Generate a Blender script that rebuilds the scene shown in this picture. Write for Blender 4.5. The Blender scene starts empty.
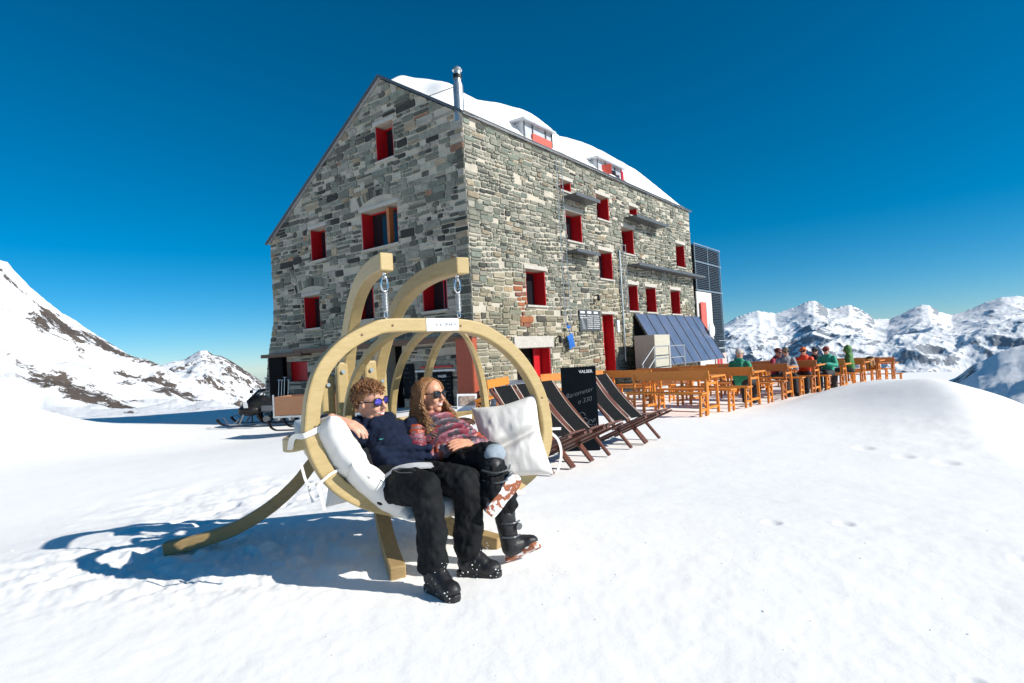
import bpy, bmesh, math, random
import numpy as np
from mathutils import Vector, Matrix, Euler
R = math.radians
rnd = random.Random(7)
scene = bpy.context.scene
COL = scene.collection
# ------------------------------------------------------------------ helpers
def tag(o, label=None, cat=None, group=None, kind=None):
    if label: o['label'] = label
    if cat: o['category'] = cat
    if group: o['group'] = group
    if kind: o['kind'] = kind
    return o
def empty(name, loc=(0, 0, 0), rz=0.0, label=None, cat=None, group=None):
    o = bpy.data.objects.new(name, None); COL.objects.link(o)
    o.location = loc; o.rotation_euler = (0, 0, rz); o.empty_display_size = .2
    tag(o, label, cat, group); return o
def copy_tree(o, parent=None):
    c = o.copy(); COL.objects.link(c); c.parent = parent
    for ch in list(o.children): copy_tree(ch, c)
    return c
def V(*a): return Vector(a)
class MB:
    def __init__(s): s.v = []; s.f = []; s.m = []; s.c = []; s.col = None; s.mi = 0
    def add(s, vs, fs):
        b = len(s.v); s.v.extend([tuple(p) for p in vs])
        for f in fs: s.f.append([i + b for i in f]); s.m.append(s.mi); s.c.append(s.col)
    def box(s, c, size, rot=None, taper=1.0):
        x, y, z = size[0] / 2, size[1] / 2, size[2] / 2; t = taper
        P = [V(-x, -y, -z), V(x, -y, -z), V(x, y, -z), V(-x, y, -z), V(-x * t, -y * t, z), V(x * t, -y * t, z), V(x * t, y * t, z), V(-x * t, y * t, z)]
        if rot is not None:
            M = rot if isinstance(rot, Matrix) else Euler(rot).to_matrix()
            P = [M @ p for p in P]
        P = [p + Vector(c) for p in P]
        s.add(P, [(0, 3, 2, 1), (4, 5, 6, 7), (0, 1, 5, 4), (1, 2, 6, 5), (2, 3, 7, 6), (3, 0, 4, 7)])
    def span(s, a, b): s.box([(a[i] + b[i]) / 2 for i in range(3)], [abs(b[i] - a[i]) for i in range(3)])
    def bar(s, p0, p1, w, h, up=(0, 0, 1)):
        s.sweep([p0, p1], w, h, up)
    def sweep(s, pts, w, h, up=(0, 0, 1), closed=False, side=None):
        """rectangular section swept along pts; side = fixed vector across (width w); h along the other normal"""
        pts = [Vector(p) for p in pts]; n = len(pts); vs = []; fs = []
        for i, p in enumerate(pts):
            if closed: t = (pts[(i + 1) % n] - pts[i - 1])
            else: t = pts[min(i + 1, n - 1)] - pts[max(i - 1, 0)]
            t.normalize()
            if side is not None: a = Vector(side).normalized(); b = t.cross(a).normalized()
            else:
                u = Vector(up); a = t.cross(u)
                if a.length < 1e-4: a = t.cross(Vector((1, 0, 0)))
                a.normalize(); b = a.cross(t).normalized()
            ww = w[i] if isinstance(w, (list, tuple)) else w; hh = h[i] if isinstance(h, (list, tuple)) else h
            vs += [p - a * ww / 2 - b * hh / 2, p + a * ww / 2 - b * hh / 2, p + a * ww / 2 + b * hh / 2, p - a * ww / 2 + b * hh / 2]
        m = n if closed else n - 1
        for i in range(m):
            j = (i + 1) % n
            for k in range(4):
                l = (k + 1) % 4; fs.append((i * 4 + k, i * 4 + l, j * 4 + l, j * 4 + k))
        if not closed: fs.append((3, 2, 1, 0)); q = (n - 1) * 4; fs.append((q, q + 1, q + 2, q + 3))
        s.add(vs, fs)
    def tube(s, pts, r, seg=8, cap=True):
        pts = [Vector(p) for p in pts]; n = len(pts); vs = []; fs = []; a = None
        for i, p in enumerate(pts):
            t = pts[min(i + 1, n - 1)] - pts[max(i - 1, 0)]
            if t.length < 1e-9: t = Vector((0, 0, 1))
            t.normalize()
            if a is None:
                a = t.cross(Vector((0, 0, 1)))
                if a.length < .01: a = t.cross(Vector((1, 0, 0)))
            a = (a - t * a.dot(t)).normalized(); b = t.cross(a)
            rr = r[i] if isinstance(r, (list, tuple)) else r
            for k in range(seg):
                q = 2 * math.pi * k / seg; vs.append(p + (a * math.cos(q) + b * math.sin(q)) * rr)
        for i in range(n - 1):
            for k in range(seg):
                l = (k + 1) % seg; fs.append((i * seg + k, i * seg + l, (i + 1) * seg + l, (i + 1) * seg + k))
        if cap: fs.append(tuple(range(seg - 1, -1, -1))); fs.append(tuple((n - 1) * seg + k for k in range(seg)))
        s.add(vs, fs)
    def capsule(s, p0, r0, p1, r1, seg=16, flat=None):
        """tapered capsule; flat=(axis vector, factor) squashes the section"""
        p0 = Vector(p0); p1 = Vector(p1); t = p1 - p0; L = t.length; t = t / L if L > 1e-6 else Vector((0, 0, 1))
        a = t.cross(Vector((0, 0, 1)));
        if a.length < .05: a = t.cross(Vector((1, 0, 0)))
        a.normalize(); b = t.cross(a); rows = []
        for q in (-80, -60, -40, -20, 0): rows.append((p0, r0, R(q)))
        for q in (0, 20, 40, 60, 80): rows.append((p1, r1, R(q)))
        vs = []; fs = []
        for (p, r, q) in rows:
            c = p + t * r * math.sin(q)
            for k in range(seg):
                w = 2 * math.pi * k / seg; d = (a * math.cos(w) + b * math.sin(w)) * r * math.cos(q)
                if flat: ax = Vector(flat[0]); d = d - ax * d.dot(ax) * (1 - flat[1])
                vs.append(c + d)
        for i in range(len(rows) - 1):
            for k in range(seg):
                l = (k + 1) % seg; fs.append((i * seg + k, i * seg + l, (i + 1) * seg + l, (i + 1) * seg + k))
        fs.append(tuple(range(seg - 1, -1, -1))); fs.append(tuple((len(rows) - 1) * seg + k for k in range(seg)))
        s.add(vs, fs)
    def chain(s, pts, rs, seg=16, flat=None):
        for i in range(len(pts) - 1): s.capsule(pts[i], rs[i], pts[i + 1], rs[i + 1], seg, flat)
    def ell(s, c, r, M=None, seg=18, rings=12):
        vs = []; fs = []; c = Vector(c)
        for i in range(rings + 1):
            th = math.pi * (i + .001) / (rings + .002)
            for k in range(seg):
                w = 2 * math.pi * k / seg
                p = Vector((r[0] * math.sin(th) * math.cos(w), r[1] * math.sin(th) * math.sin(w), r[2] * math.cos(th)))
                if M is not None: p = M @ p
                vs.append(c + p)
        for i in range(rings):
            for k in range(seg):
                l = (k + 1) % seg; fs.append((i * seg + k, (i + 1) * seg + k, (i + 1) * seg + l, i * seg + l))
        s.add(vs, fs)
    def poly(s, pts): s.add(pts, [tuple(range(len(pts)))])
    def build(s, name, mat, parent=None, smooth=False, bevel=0, sub=0, solid=0):
        me = bpy.data.meshes.new(name); me.from_pydata(s.v, [], s.f)
        mats = mat if isinstance(mat, (list, tuple)) else [mat]
        for m in mats: me.materials.append(m)
        if len(mats) > 1: me.polygons.foreach_set('material_index', s.m)
        if any(c is not None for c in s.c):
            at = me.color_attributes.new('tint', 'FLOAT_COLOR', 'CORNER'); arr = []
            for f, c in zip(s.f, s.c): arr += (list(c or (.4, .4, .4)) + [1.0]) * len(f)
            at.data.foreach_set('color', arr)
        me.update()
        if smooth: me.polygons.foreach_set('use_smooth', [True] * len(me.polygons))
        o = bpy.data.objects.new(name, me); COL.objects.link(o); o.parent = parent
        if bevel:
            b = o.modifiers.new('b', 'BEVEL'); b.width = bevel; b.segments = 2; b.limit_method = 'ANGLE'; b.angle_limit = R(40)
        if solid: q = o.modifiers.new('s', 'SOLIDIFY'); q.thickness = solid; q.offset = 0
        if sub: q = o.modifiers.new('u', 'SUBSURF'); q.levels = sub; q.render_levels = sub
        return o
    def remesh(s, name, mat, parent=None, voxel=.008, smooth=4, fac=.5, disp=None, decimate=None):
        """one continuous skin over all the primitives collected"""
        o = s.build(name, mat, None)
        m = o.modifiers.new('r', 'REMESH'); m.mode = 'VOXEL'; m.voxel_size = voxel; m.use_smooth_shade = True
        if disp:
            for (strength, size) in disp:
                tx = bpy.data.textures.new('folds', 'CLOUDS'); tx.noise_scale = size; tx.noise_depth = 2
                dd = o.modifiers.new('d', 'DISPLACE'); dd.texture = tx; dd.strength = strength; dd.mid_level = .5; dd.texture_coords = 'LOCAL'
        if smooth: sm = o.modifiers.new('sm', 'SMOOTH'); sm.factor = fac; sm.iterations = smooth
        if decimate: dc = o.modifiers.new('dc', 'DECIMATE'); dc.ratio = decimate
        dg = bpy.context.evaluated_depsgraph_get(); dg.update()
        me = bpy.data.meshes.new_from_object(o.evaluated_get(dg))
        me.name = name; old = o.data; o.modifiers.clear(); o.data = me; bpy.data.meshes.remove(old)
        me.materials.clear()
        for q in (mat if isinstance(mat, (list, tuple)) else [mat]): me.materials.append(q)
        me.polygons.foreach_set('use_smooth', [True] * len(me.polygons))
        o.parent = parent; return o
# ------------------------------------------------------------------ materials
class NT:
    def __init__(s, name):
        s.mat = bpy.data.materials.new(name); s.mat.use_nodes = True; s.t = s.mat.node_tree; s.n = s.t.nodes
        s.b = s.n['Principled BSDF']
    def N(s, typ, **k):
        x = s.n.new(typ)
        for a, b in k.items():
            if a.startswith('i_'): x.inputs[a[2:].replace('_', ' ')].default_value = b
            else: setattr(x, a, b)
        return x
    def L(s, a, b): s.t.links.new(a, b)
    def co(s, kind='Object', scale=None):
        tc = s.N('ShaderNodeTexCoord'); out = tc.outputs[kind]
        if scale is not None:
            mp = s.N('ShaderNodeMapping'); mp.inputs['Scale'].default_value = scale; s.L(out, mp.inputs['Vector']); out = mp.outputs['Vector']
        return out
    def noise(s, scale, detail=4, rough=.55, vec=None, dist=0):
        x = s.N('ShaderNodeTexNoise'); x.inputs['Scale'].default_value = scale; x.inputs['Detail'].default_value = detail
        x.inputs['Roughness'].default_value = rough; x.inputs['Distortion'].default_value = dist
        if vec is not None: s.L(vec, x.inputs['Vector'])
        return x
    def ramp(s, fac, stops, interp='LINEAR'):
        r = s.N('ShaderNodeValToRGB'); r.color_ramp.interpolation = interp; e = r.color_ramp.elements
        while len(e) < len(stops): e.new(.5)
        for i, (p, c) in enumerate(stops): e[i].position = p; e[i].color = (c[0], c[1], c[2], 1) if not isinstance(c, (int, float)) else (c, c, c, 1)
        s.L(fac, r.inputs['Fac']); return r.outputs['Color']
    def bump(s, h, strength=.3, dist=.01, chain=None):
        b = s.N('ShaderNodeBump'); b.inputs['Strength'].default_value = strength; b.inputs['Distance'].default_value = dist
        s.L(h, b.inputs['Height'])
        if chain: s.L(chain, b.inputs['Normal'])
        s.L(b.outputs['Normal'], s.b.inputs['Normal']); return b.outputs['Normal']
def simple(name, c, rough=.6, var=.15, scale=8, bump=.0, bscale=60, metal=0, spec=None, bdist=.003):
    t = NT(name); co = t.co()
    nz = t.noise(scale, 5, .6, co)
    lo = tuple(x * (1 - var) for x in c); hi = tuple(min(1, x * (1 + var)) for x in c)
    t.L(t.ramp(nz.outputs['Fac'], [(.3, lo), (.7, hi)]), t.b.inputs['Base Color'])
    t.b.inputs['Roughness'].default_value = rough; t.b.inputs['Metallic'].default_value = metal
    if spec is not None: t.b.inputs['Specular IOR Level'].default_value = spec
    if bump: t.bump(t.noise(bscale, 4, .6, co).outputs['Fac'], bump, bdist)
    return t.mat
def wood(name, a, b, rough=.5, scale=(3, 3, 3), grain=14, knots=True, axis=None):
    t = NT(name); co = t.co('Object', scale)
    w = t.noise(grain, 6, .7, co, .6)
    c = t.ramp(w.outputs['Fac'], [(.25, a), (.75, b)])
    if knots:
        vo = t.N('ShaderNodeTexVoronoi'); vo.inputs['Scale'].default_value = 1.6; t.L(co, vo.inputs['Vector'])
        k = t.ramp(vo.outputs['Distance'], [(0, .35), (.06, .6), (.09, 1)])
        mx = t.N('ShaderNodeMix'); mx.data_type = 'RGBA'; mx.blend_type = 'MULTIPLY'; mx.inputs[0].default_value = .6
        t.L(c, mx.inputs[6]); t.L(k, mx.inputs[7]); c = mx.outputs[2]
    t.L(c, t.b.inputs['Base Color']); t.b.inputs['Roughness'].default_value = rough
    t.bump(w.outputs['Fac'], .25, .003); return t.mat
M = {}
M['pine'] = wood('pale_pine', (.37, .262, .105), (.48, .365, .175), .5, (2, 2, 9), 5)
M['pine_shaded'] = wood('shaded_pine', (.27, .18, .075), (.40, .28, .125), .65, (2, 2, 9), 7)  # same pine, colour darkened to paint the shade on legs facing away from the sun
M['bench'] = wood('orange_varnish', (.56, .17, .014), (.70, .25, .03), .5, (2, 9, 9), 4, False)
M['bench_shaded'] = wood('shaded_orange_varnish', (.42, .13, .03), (.55, .19, .045), .4, (2, 9, 9), 4, False)  # bench varnish with the shade of the far backrests painted into the colour
M['redwood'] = wood('dark_red_wood', (.09, .028, .017), (.15, .048, .028), .45, (3, 3, 3), 9, False)
M['cabinet'] = wood('rust_red_wood', (.27, .045, .018), (.42, .085, .035), .55, (7, 7, 1), 5, False)
M['brown'] = wood('brown_timber', (.10, .06, .04), (.17, .10, .065), .7, (1, 1, 8), 6, False)
M['crate'] = wood('cardboard_brown_board', (.30, .145, .075), (.36, .18, .095), .7, (1, 1, 4), 4, False)
M['red'] = simple('red_shutter_paint', (.44, .004, .010), .45, .12, 3, .1, 40)
M['red_light'] = simple('light_red_paint', (.72, .10, .07), .5, .08, 4)
M['metal'] = simple('galvanised_metal', (.52, .54, .55), .38, .15, 10, .1, 40, .85)
M['chrome'] = simple('bright_steel', (.7, .7, .72), .2, .05, 10, 0, 40, 1)
M['zinc'] = simple('zinc_sheet', (.50, .52, .55), .45, .12, 5, .1, 30, .4)
M['grey_metal'] = simple('dull_grey_metal', (.12, .13, .14), .5, .15, 6, .1, 30, .5)
M['black'] = simple('black_plastic', (.009, .009, .01), .45, .2, 12, spec=.3)
M['dark'] = simple('dark_interior', (.005, .005, .006), .8, .2, 4, spec=.1)
M['slate'] = simple('chalkboard_black', (.003, .006, .010), .7, .3, 6, .05, 60, spec=.1)
M['white'] = simple('white_chalk', (.75, .76, .78), .8, .05, 20)
M['grey_chalk'] = simple('grey_chalk', (.16, .18, .20), .9, .3, 60)
M['mesh_black'] = simple('black_sling_mesh', (.011, .012, .013), .9, .3, 30, .6, 400, spec=.1)
M['mesh_edge'] = simple('pale_webbing', (.42, .33, .28), .7, .1, 30)
M['blue'] = simple('blue_cloth', (.01, .12, .45), .7, .2, 9, .5, 20)
M['concrete'] = simple('pale_concrete', (.44, .42, .38), .85, .12, 9, .5, 60)
M['tubmetal'] = simple('ribbed_tub_metal', (.42, .45, .48), .4, .15, 14, .4, 50, .7)
M['canvas'] = simple('white_cotton_canvas', (.72, .70, .67), .9, .04, 6, .35, 90, bdist=.002)
M['tie'] = simple('white_cotton_tape', (.74, .72, .69), .85, .06, 30)
def glass():
    t = NT('dark_window_glass'); t.b.inputs['Base Color'].default_value = (.012, .014, .018, 1); t.b.inputs['Roughness'].default_value = .06
    return t.mat
M['glass'] = glass()
# snow
def snow():
    t = NT('snow'); co = t.co('Object')
    n1 = t.noise(1.2, 5, .6, co); n2 = t.noise(16, 5, .62, co); n3 = t.noise(90, 3, .7, co)
    t.L(t.ramp(n1.outputs['Fac'], [(.3, (.915, .905, .885)), (.7, (.935, .925, .905))]), t.b.inputs['Base Color'])
    t.b.inputs['Roughness'].default_value = .75; t.b.inputs['Specular IOR Level'].default_value = .25
    a = t.bump(n1.outputs['Fac'], .25, .05); b = t.bump(n2.outputs['Fac'], .35, .006, a); t.bump(n3.outputs['Fac'], .4, .0022, b)
    return t.mat
M['snow'] = snow()
def mountain(name, rockA, rockB):
    t = NT(name); co = t.co('Object')
    at = t.N('ShaderNodeAttribute'); at.attribute_name = 'rock'
    scale = 1.0
    n = t.noise(.035 if 'far' not in name else .006, 9, .68, co); n2 = t.noise(.20 if 'far' not in name else .012, 9, .78, co)
    m1 = t.N('ShaderNodeMath', operation='MULTIPLY_ADD'); t.L(n.outputs['Fac'], m1.inputs[0]); m1.inputs[1].default_value = .8; t.L(at.outputs['Fac'], m1.inputs[2])
    m2 = t.N('ShaderNodeMath', operation='MULTIPLY_ADD'); t.L(n2.outputs['Fac'], m2.inputs[0]); m2.inputs[1].default_value = 3.2; t.L(m1.outputs[0], m2.inputs[2])
    fac = t.ramp(m2.outputs[0], [(.0, 0), (1, 1)])
    mr = t.N('ShaderNodeMapRange'); t.L(m2.outputs[0], mr.inputs['Value']); mr.inputs['From Min'].default_value = 2.37; mr.inputs['From Max'].default_value = 2.45
    t.n.remove(fac.node)
    rc = t.ramp(n2.outputs['Fac'], [(.3, rockA), (.7, rockB)])
    mx = t.N('ShaderNodeMix'); mx.data_type = 'RGBA'; t.L(mr.outputs['Result'], mx.inputs[0]); mx.inputs[6].default_value = (.87, .89, .915, 1); t.L(rc, mx.inputs[7])
    t.L(mx.outputs[2], t.b.inputs['Base Color']); t.b.inputs['Roughness'].default_value = .85; t.b.inputs['Specular IOR Level'].default_value = .15
    t.bump(n2.outputs['Fac'], .6, 1.5 if 'far' not in name else 18)
    return t.mat
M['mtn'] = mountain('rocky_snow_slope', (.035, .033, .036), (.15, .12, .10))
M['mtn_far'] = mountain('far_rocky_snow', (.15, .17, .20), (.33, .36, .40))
def stone():
    t = NT('rubble_stone'); at = t.N('ShaderNodeAttribute'); at.attribute_name = 'tint'; co = t.co('Object')
    n = t.noise(9, 6, .65, co); n2 = t.noise(45, 4, .7, co)
    c = t.ramp(n.outputs['Fac'], [(.25, .62), (.75, 1.35)])
    mx = t.N('ShaderNodeMix'); mx.data_type = 'RGBA'; mx.blend_type = 'MULTIPLY'; mx.inputs[0].default_value = 1
    t.L(at.outputs['Color'], mx.inputs[6]); t.L(c, mx.inputs[7]); t.L(mx.outputs[2], t.b.inputs['Base Color'])
    t.b.inputs['Roughness'].default_value = .85
    a = t.bump(n.outputs['Fac'], .7, .03); t.bump(n2.outputs['Fac'], .5, .006, a)
    return t.mat
M['stone'] = stone()
def mortar():
    t = NT('lime_mortar'); co = t.co('Object'); n = t.noise(1.1, 6, .7, co); n2 = t.noise(30, 4, .7, co)
    t.L(t.ramp(n.outputs['Fac'], [(.3, (.34, .32, .27)), (.5, (.46, .425, .35)), (.7, (.52, .47, .38))]), t.b.inputs['Base Color'])
    t.b.inputs['Roughness'].default_value = .92; t.bump(n2.outputs['Fac'], .8, .02); return t.mat
M['mortar'] = mortar()
def solar():
    t = NT('solar_panel_glass'); co = t.co('Object'); n = t.noise(1.5, 3, .5, co)
    t.L(t.ramp(n.outputs['Fac'], [(.3, (.08, .11, .18)), (.7, (.12, .14, .21))]), t.b.inputs['Base Color'])
    t.b.inputs['Roughness'].default_value = .25; t.b.inputs['Specular IOR Level'].default_value = .8; return t.mat
M['solar'] = solar()
# ------------------------------------------------------------------ numpy noise
def _hash(ix, iy, seed):
    h = (ix.astype(np.int64) * 374761393 + iy.astype(np.int64) * 668265263 + seed * 1274126177) & 0xffffffff
    h = ((h ^ (h >> 13)) * 1274126177) & 0xffffffff
    return ((h ^ (h >> 16)) & 0xffff) / 65535.0
def vnoise(x, y, seed=0):
    ix = np.floor(x); iy = np.floor(y); fx = x - ix; fy = y - iy
    ux = fx * fx * fx * (fx * (fx * 6 - 15) + 10); uy = fy * fy * fy * (fy * (fy * 6 - 15) + 10)
    a = _hash(ix, iy, seed); b = _hash(ix + 1, iy, seed); c = _hash(ix, iy + 1, seed); d = _hash(ix + 1, iy + 1, seed)
    return (a * (1 - ux) + b * ux) * (1 - uy) + (c * (1 - ux) + d * ux) * uy
def fbm(x, y, octv=5, seed=0, gain=.5, ridged=False):
    s = np.zeros_like(x); a = 1.0; t = 0; ca, sa = math.cos(.6), math.sin(.6)
    for o in range(octv):
        n = vnoise(x, y, seed + o * 17)
        if ridged: n = 1 - np.abs(2 * n - 1); n = n * n
        s = s + a * n; t += a; a *= gain; x, y = (x * ca - y * sa) * 2.03 + 11.3, (x * sa + y * ca) * 2.03 + 5.1
    return s / t
def sstep(e0, e1, x):
    t = np.clip((x - e0) / (e1 - e0), 0, 1); return t * t * (3 - 2 * t)
def gmesh(name, X, Y, Z, mat, attr=None, parent=None, wrap=False):
    n, m = X.shape
    co = np.stack([X, Y, Z], -1).reshape(-1, 3)
    i = np.arange(n - 1)[:, None]; mm = m if wrap else m - 1; j = np.arange(mm)[None, :]; j2 = (j + 1) % m
    q = np.stack([i * m + j, (i + 1) * m + j, (i + 1) * m + j2, i * m + j2], -1).reshape(-1, 4)
    me = bpy.data.meshes.new(name); me.vertices.add(len(co)); me.vertices.foreach_set('co', co.ravel())
    me.loops.add(q.size); me.loops.foreach_set('vertex_index', q.ravel().astype(np.int32))
    me.polygons.add(len(q)); me.polygons.foreach_set('loop_start', np.arange(0, q.size, 4, dtype=np.int32)); me.polygons.foreach_set('loop_total', np.full(len(q), 4, np.int32))
    me.update(calc_edges=True); me.polygons.foreach_set('use_smooth', [True] * len(q)); me.materials.append(mat)
    if attr is not None:
        a = me.attributes.new('rock', 'FLOAT', 'POINT'); a.data.foreach_set('value', attr.ravel().astype(np.float32))
    o = bpy.data.objects.new(name, me); COL.objects.link(o); o.parent = parent; return o
# ------------------------------------------------------------------ camera, light
cam = bpy.data.cameras.new('camera'); cam.lens = 577.7 / 1024 * 36; cam.sensor_width = 36; cam.clip_start = .05; cam.clip_end = 60000
co_ = bpy.data.objects.new('camera', cam); COL.objects.link(co_); scene.camera = co_
_pi, _ro = .0236, -.0566
_F = Vector((0, math.cos(_pi), math.sin(_pi))); _X = Vector((1, 0, 0)); _U = _X.cross(_F)
_R = _X * math.cos(_ro) + _U * math.sin(_ro); _U2 = _U * math.cos(_ro) - _X * math.sin(_ro)
mw = Matrix((_R, _U2, -_F)).transposed().to_4x4(); mw.translation = Vector((0, 0, 1.42)); co_.matrix_world = mw
EL = R(31); SD = Vector((.933 * math.cos(EL), -.36 * math.cos(EL), math.sin(EL))).normalized()
sl = bpy.data.lights.new('sun', 'SUN'); sl.energy = 4.6; sl.angle = R(.5); sl.color = (1, .95, .865)
so = bpy.data.objects.new('sun', sl); COL.objects.link(so); so.rotation_euler = SD.to_track_quat('Z', 'Y').to_euler()
w = bpy.data.worlds.new('World'); scene.world = w; w.use_nodes = True; nt = w.node_tree
sky = nt.nodes.new('ShaderNodeTexSky'); sky.sky_type = 'NISHITA'; sky.sun_disc = False; sky.sun_elevation = EL
sky.sun_rotation = math.atan2(SD.x, SD.y); sky.altitude = 1000; sky.air_density = .85; sky.dust_density = .0; sky.ozone_density = 7.0
hs = nt.nodes.new('ShaderNodeHueSaturation'); hs.inputs['Saturation'].default_value = 1.30; hs.inputs['Hue'].default_value = .484
nt.links.new(sky.outputs[0], hs.inputs['Color']); gm = nt.nodes.new('ShaderNodeGamma'); gm.inputs['Gamma'].default_value = 1.0; nt.links.new(hs.outputs[0], gm.inputs['Color']); nt.links.new(gm.outputs[0], nt.nodes['Background'].inputs['Color'])
nt.nodes['Background'].inputs['Strength'].default_value = .077
vs_ = scene.view_settings; vs_.view_transform = 'Standard'; vs_.look = 'None'; vs_.exposure = .42; vs_.gamma = 1; vs_.use_curve_mapping = False
scene.cycles.max_bounces = 8; scene.cycles.diffuse_bounces = 5
# ------------------------------------------------------------------ terrain
def ground_h(x, y, fine=True):
    x = np.asarray(x, float); y = np.asarray(y, float)
    z = .2 * (1 - sstep(4.2, 7.5, y + .35 * np.abs(x + 1)))
    z = np.where(y < 0, .2, z)
    q = (x - 3.6) * .707 + (y - 11.2) * .707
    z = z - .0216 * np.clip(q, 0, 30) * sstep(8, 12, y)
    z = z - .50 * sstep(-1.5, -8, x) * sstep(8, 16, y)
    # the bulging drift on the right
    z = z + .62 * np.exp(-(((x - 8.3) / 1.9) ** 2 + ((y - 10.6) / 3.2) ** 2)) * (1 - sstep(-1.2, .6, (y - 11.25) - .98 * (x - 3.7)))
    xe = np.interp(y, [-50, 6, 9, 12, 14, 16, 18, 21.5, 24, 60], [4.4, 4.8, 6.5, 8.0, 9.1, 9.9, 11.4, 14.9, 17.4, 50]); z = z + .24 * np.exp(-(((x - 8.9) / 1.25) ** 2 + ((y - 14.0) / 1.5) ** 2))
    d = x - xe
    z = z - np.where(d > 0, .20 * np.clip(d, 0, None) ** 1.6, 0) * sstep(0, 1, d)
    r_ = np.hypot(x, y); azr = np.degrees(np.arctan2(x, np.maximum(y, .01))); re = 33 + 14 * sstep(-9, -2, x) - 21.5 * sstep(22, 27, azr) * (y > 0); z = z - .16 * np.clip(r_ - re, 0, None) ** 1.25
    z = np.maximum(z, -140 + 0 * z)
    # bank at the left
    z = z + 3.6 * np.exp(-(((x + 16.8) / 4.0) ** 2 + ((y - 12.5) / 5.5) ** 2)) + 1.0 * sstep(-14, -24, x) * (1 - sstep(18, 30, y))
    z = np.where(r_ > 2500, z - .08 * (r_ - 2500) * 1.0, z)
    if fine:
        far = sstep(60, 30, np.hypot(x, y))
        z = z + far * (.035 * (fbm(x * .35, y * .35, 3, 3) - .5) + .012 * (fbm(x * 2.1, y * 2.1, 4, 9) - .5))
        # churned snow beside the swing
        near = np.exp(-(((x + 2.1) / 1.5) ** 2 + ((y - 3.95) / .75) ** 2) ** 1.5)
        z = z + near * (.11 * (fbm(x * 5.5, y * 5.5, 4, 21, .6) - .5) + .035 * (fbm(x * 19, y * 19, 3, 22, .6) - .5))
        tr = np.exp(-(((x + 2.9) / 1.6) ** 2 + ((y - 6.3) / 1.3) ** 2) ** 1.5)
        z = z + tr * .10 * (fbm(x * 2.6, y * 2.6, 4, 33, .6) - .5)
        m2 = np.exp(-(((x - 5.8) / 1.3) ** 2 + ((y - 7.6) / 1.6) ** 2) ** 2)
        z = z + m2 * .03 * (fbm(x * 2.2, y * 2.2, 4, 41, .6) - .5)
        ne = sstep(6, 2.5, y) * sstep(.0, 1.2, y)
        z = z + ne * .006 * (fbm(x * 9, y * 7, 3, 51, .6) - .5)
        # pits left by boots
        for (px, py, pr, pd) in PITS:
            z = z - pd * np.exp(-(((x - px) ** 2 + ((y - py) * .8) ** 2) / pr ** 2) ** 2) + .12 * pd * np.exp(-((np.hypot(x - px, (y - py) * .8) - pr * 1.45) / (.4 * pr)) ** 2)
    return z
_pr = random.Random(11)
PITS = [(-3.3 + .12 * k + _pr.uniform(-.1, .1), 4.9 + .36 * k, .075 + _pr.uniform(0, .03), .06) for k in range(7)]
PITS += [(-2.75 + .16 * k, 4.95 + .40 * k + _pr.uniform(-.1, .1), .085, .055) for k in range(6)]
_crumbs = random.Random(77)
PITS += [(5.2 + _pr.uniform(-.9, .9), 7.4 + _pr.uniform(-1.2, 1.2), .07 + _pr.uniform(0, .05), .018) for k in range(3)]
PITS += [(2.6 + _pr.uniform(-2, 2), 2.2 + _pr.uniform(-1, 1.8), .03 + _pr.uniform(0, .02), .015) for k in range(8)]
def gz(x, y): return float(ground_h(np.array([x]), np.array([y]), False)[0])
_az = np.concatenate([np.arange(-180, -56, 4), np.arange(-56, 56, .17), np.arange(56, 180, 4)])
_r = [.25]
while _r[-1] < 14: _r.append(_r[-1] * 1.0085)
while _r[-1] < 200: _r.append(_r[-1] * 1.02)
while _r[-1] < 30000: _r.append(_r[-1] * 1.15)
_r = np.array(_r); A_, R_ = np.meshgrid(np.radians(_az), _r)
GX = R_ * np.sin(A_); GY = R_ * np.cos(A_)
g = gmesh('ground', GX, GY, ground_h(GX, GY), M['snow'], wrap=True); tag(g, kind='structure')
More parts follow.
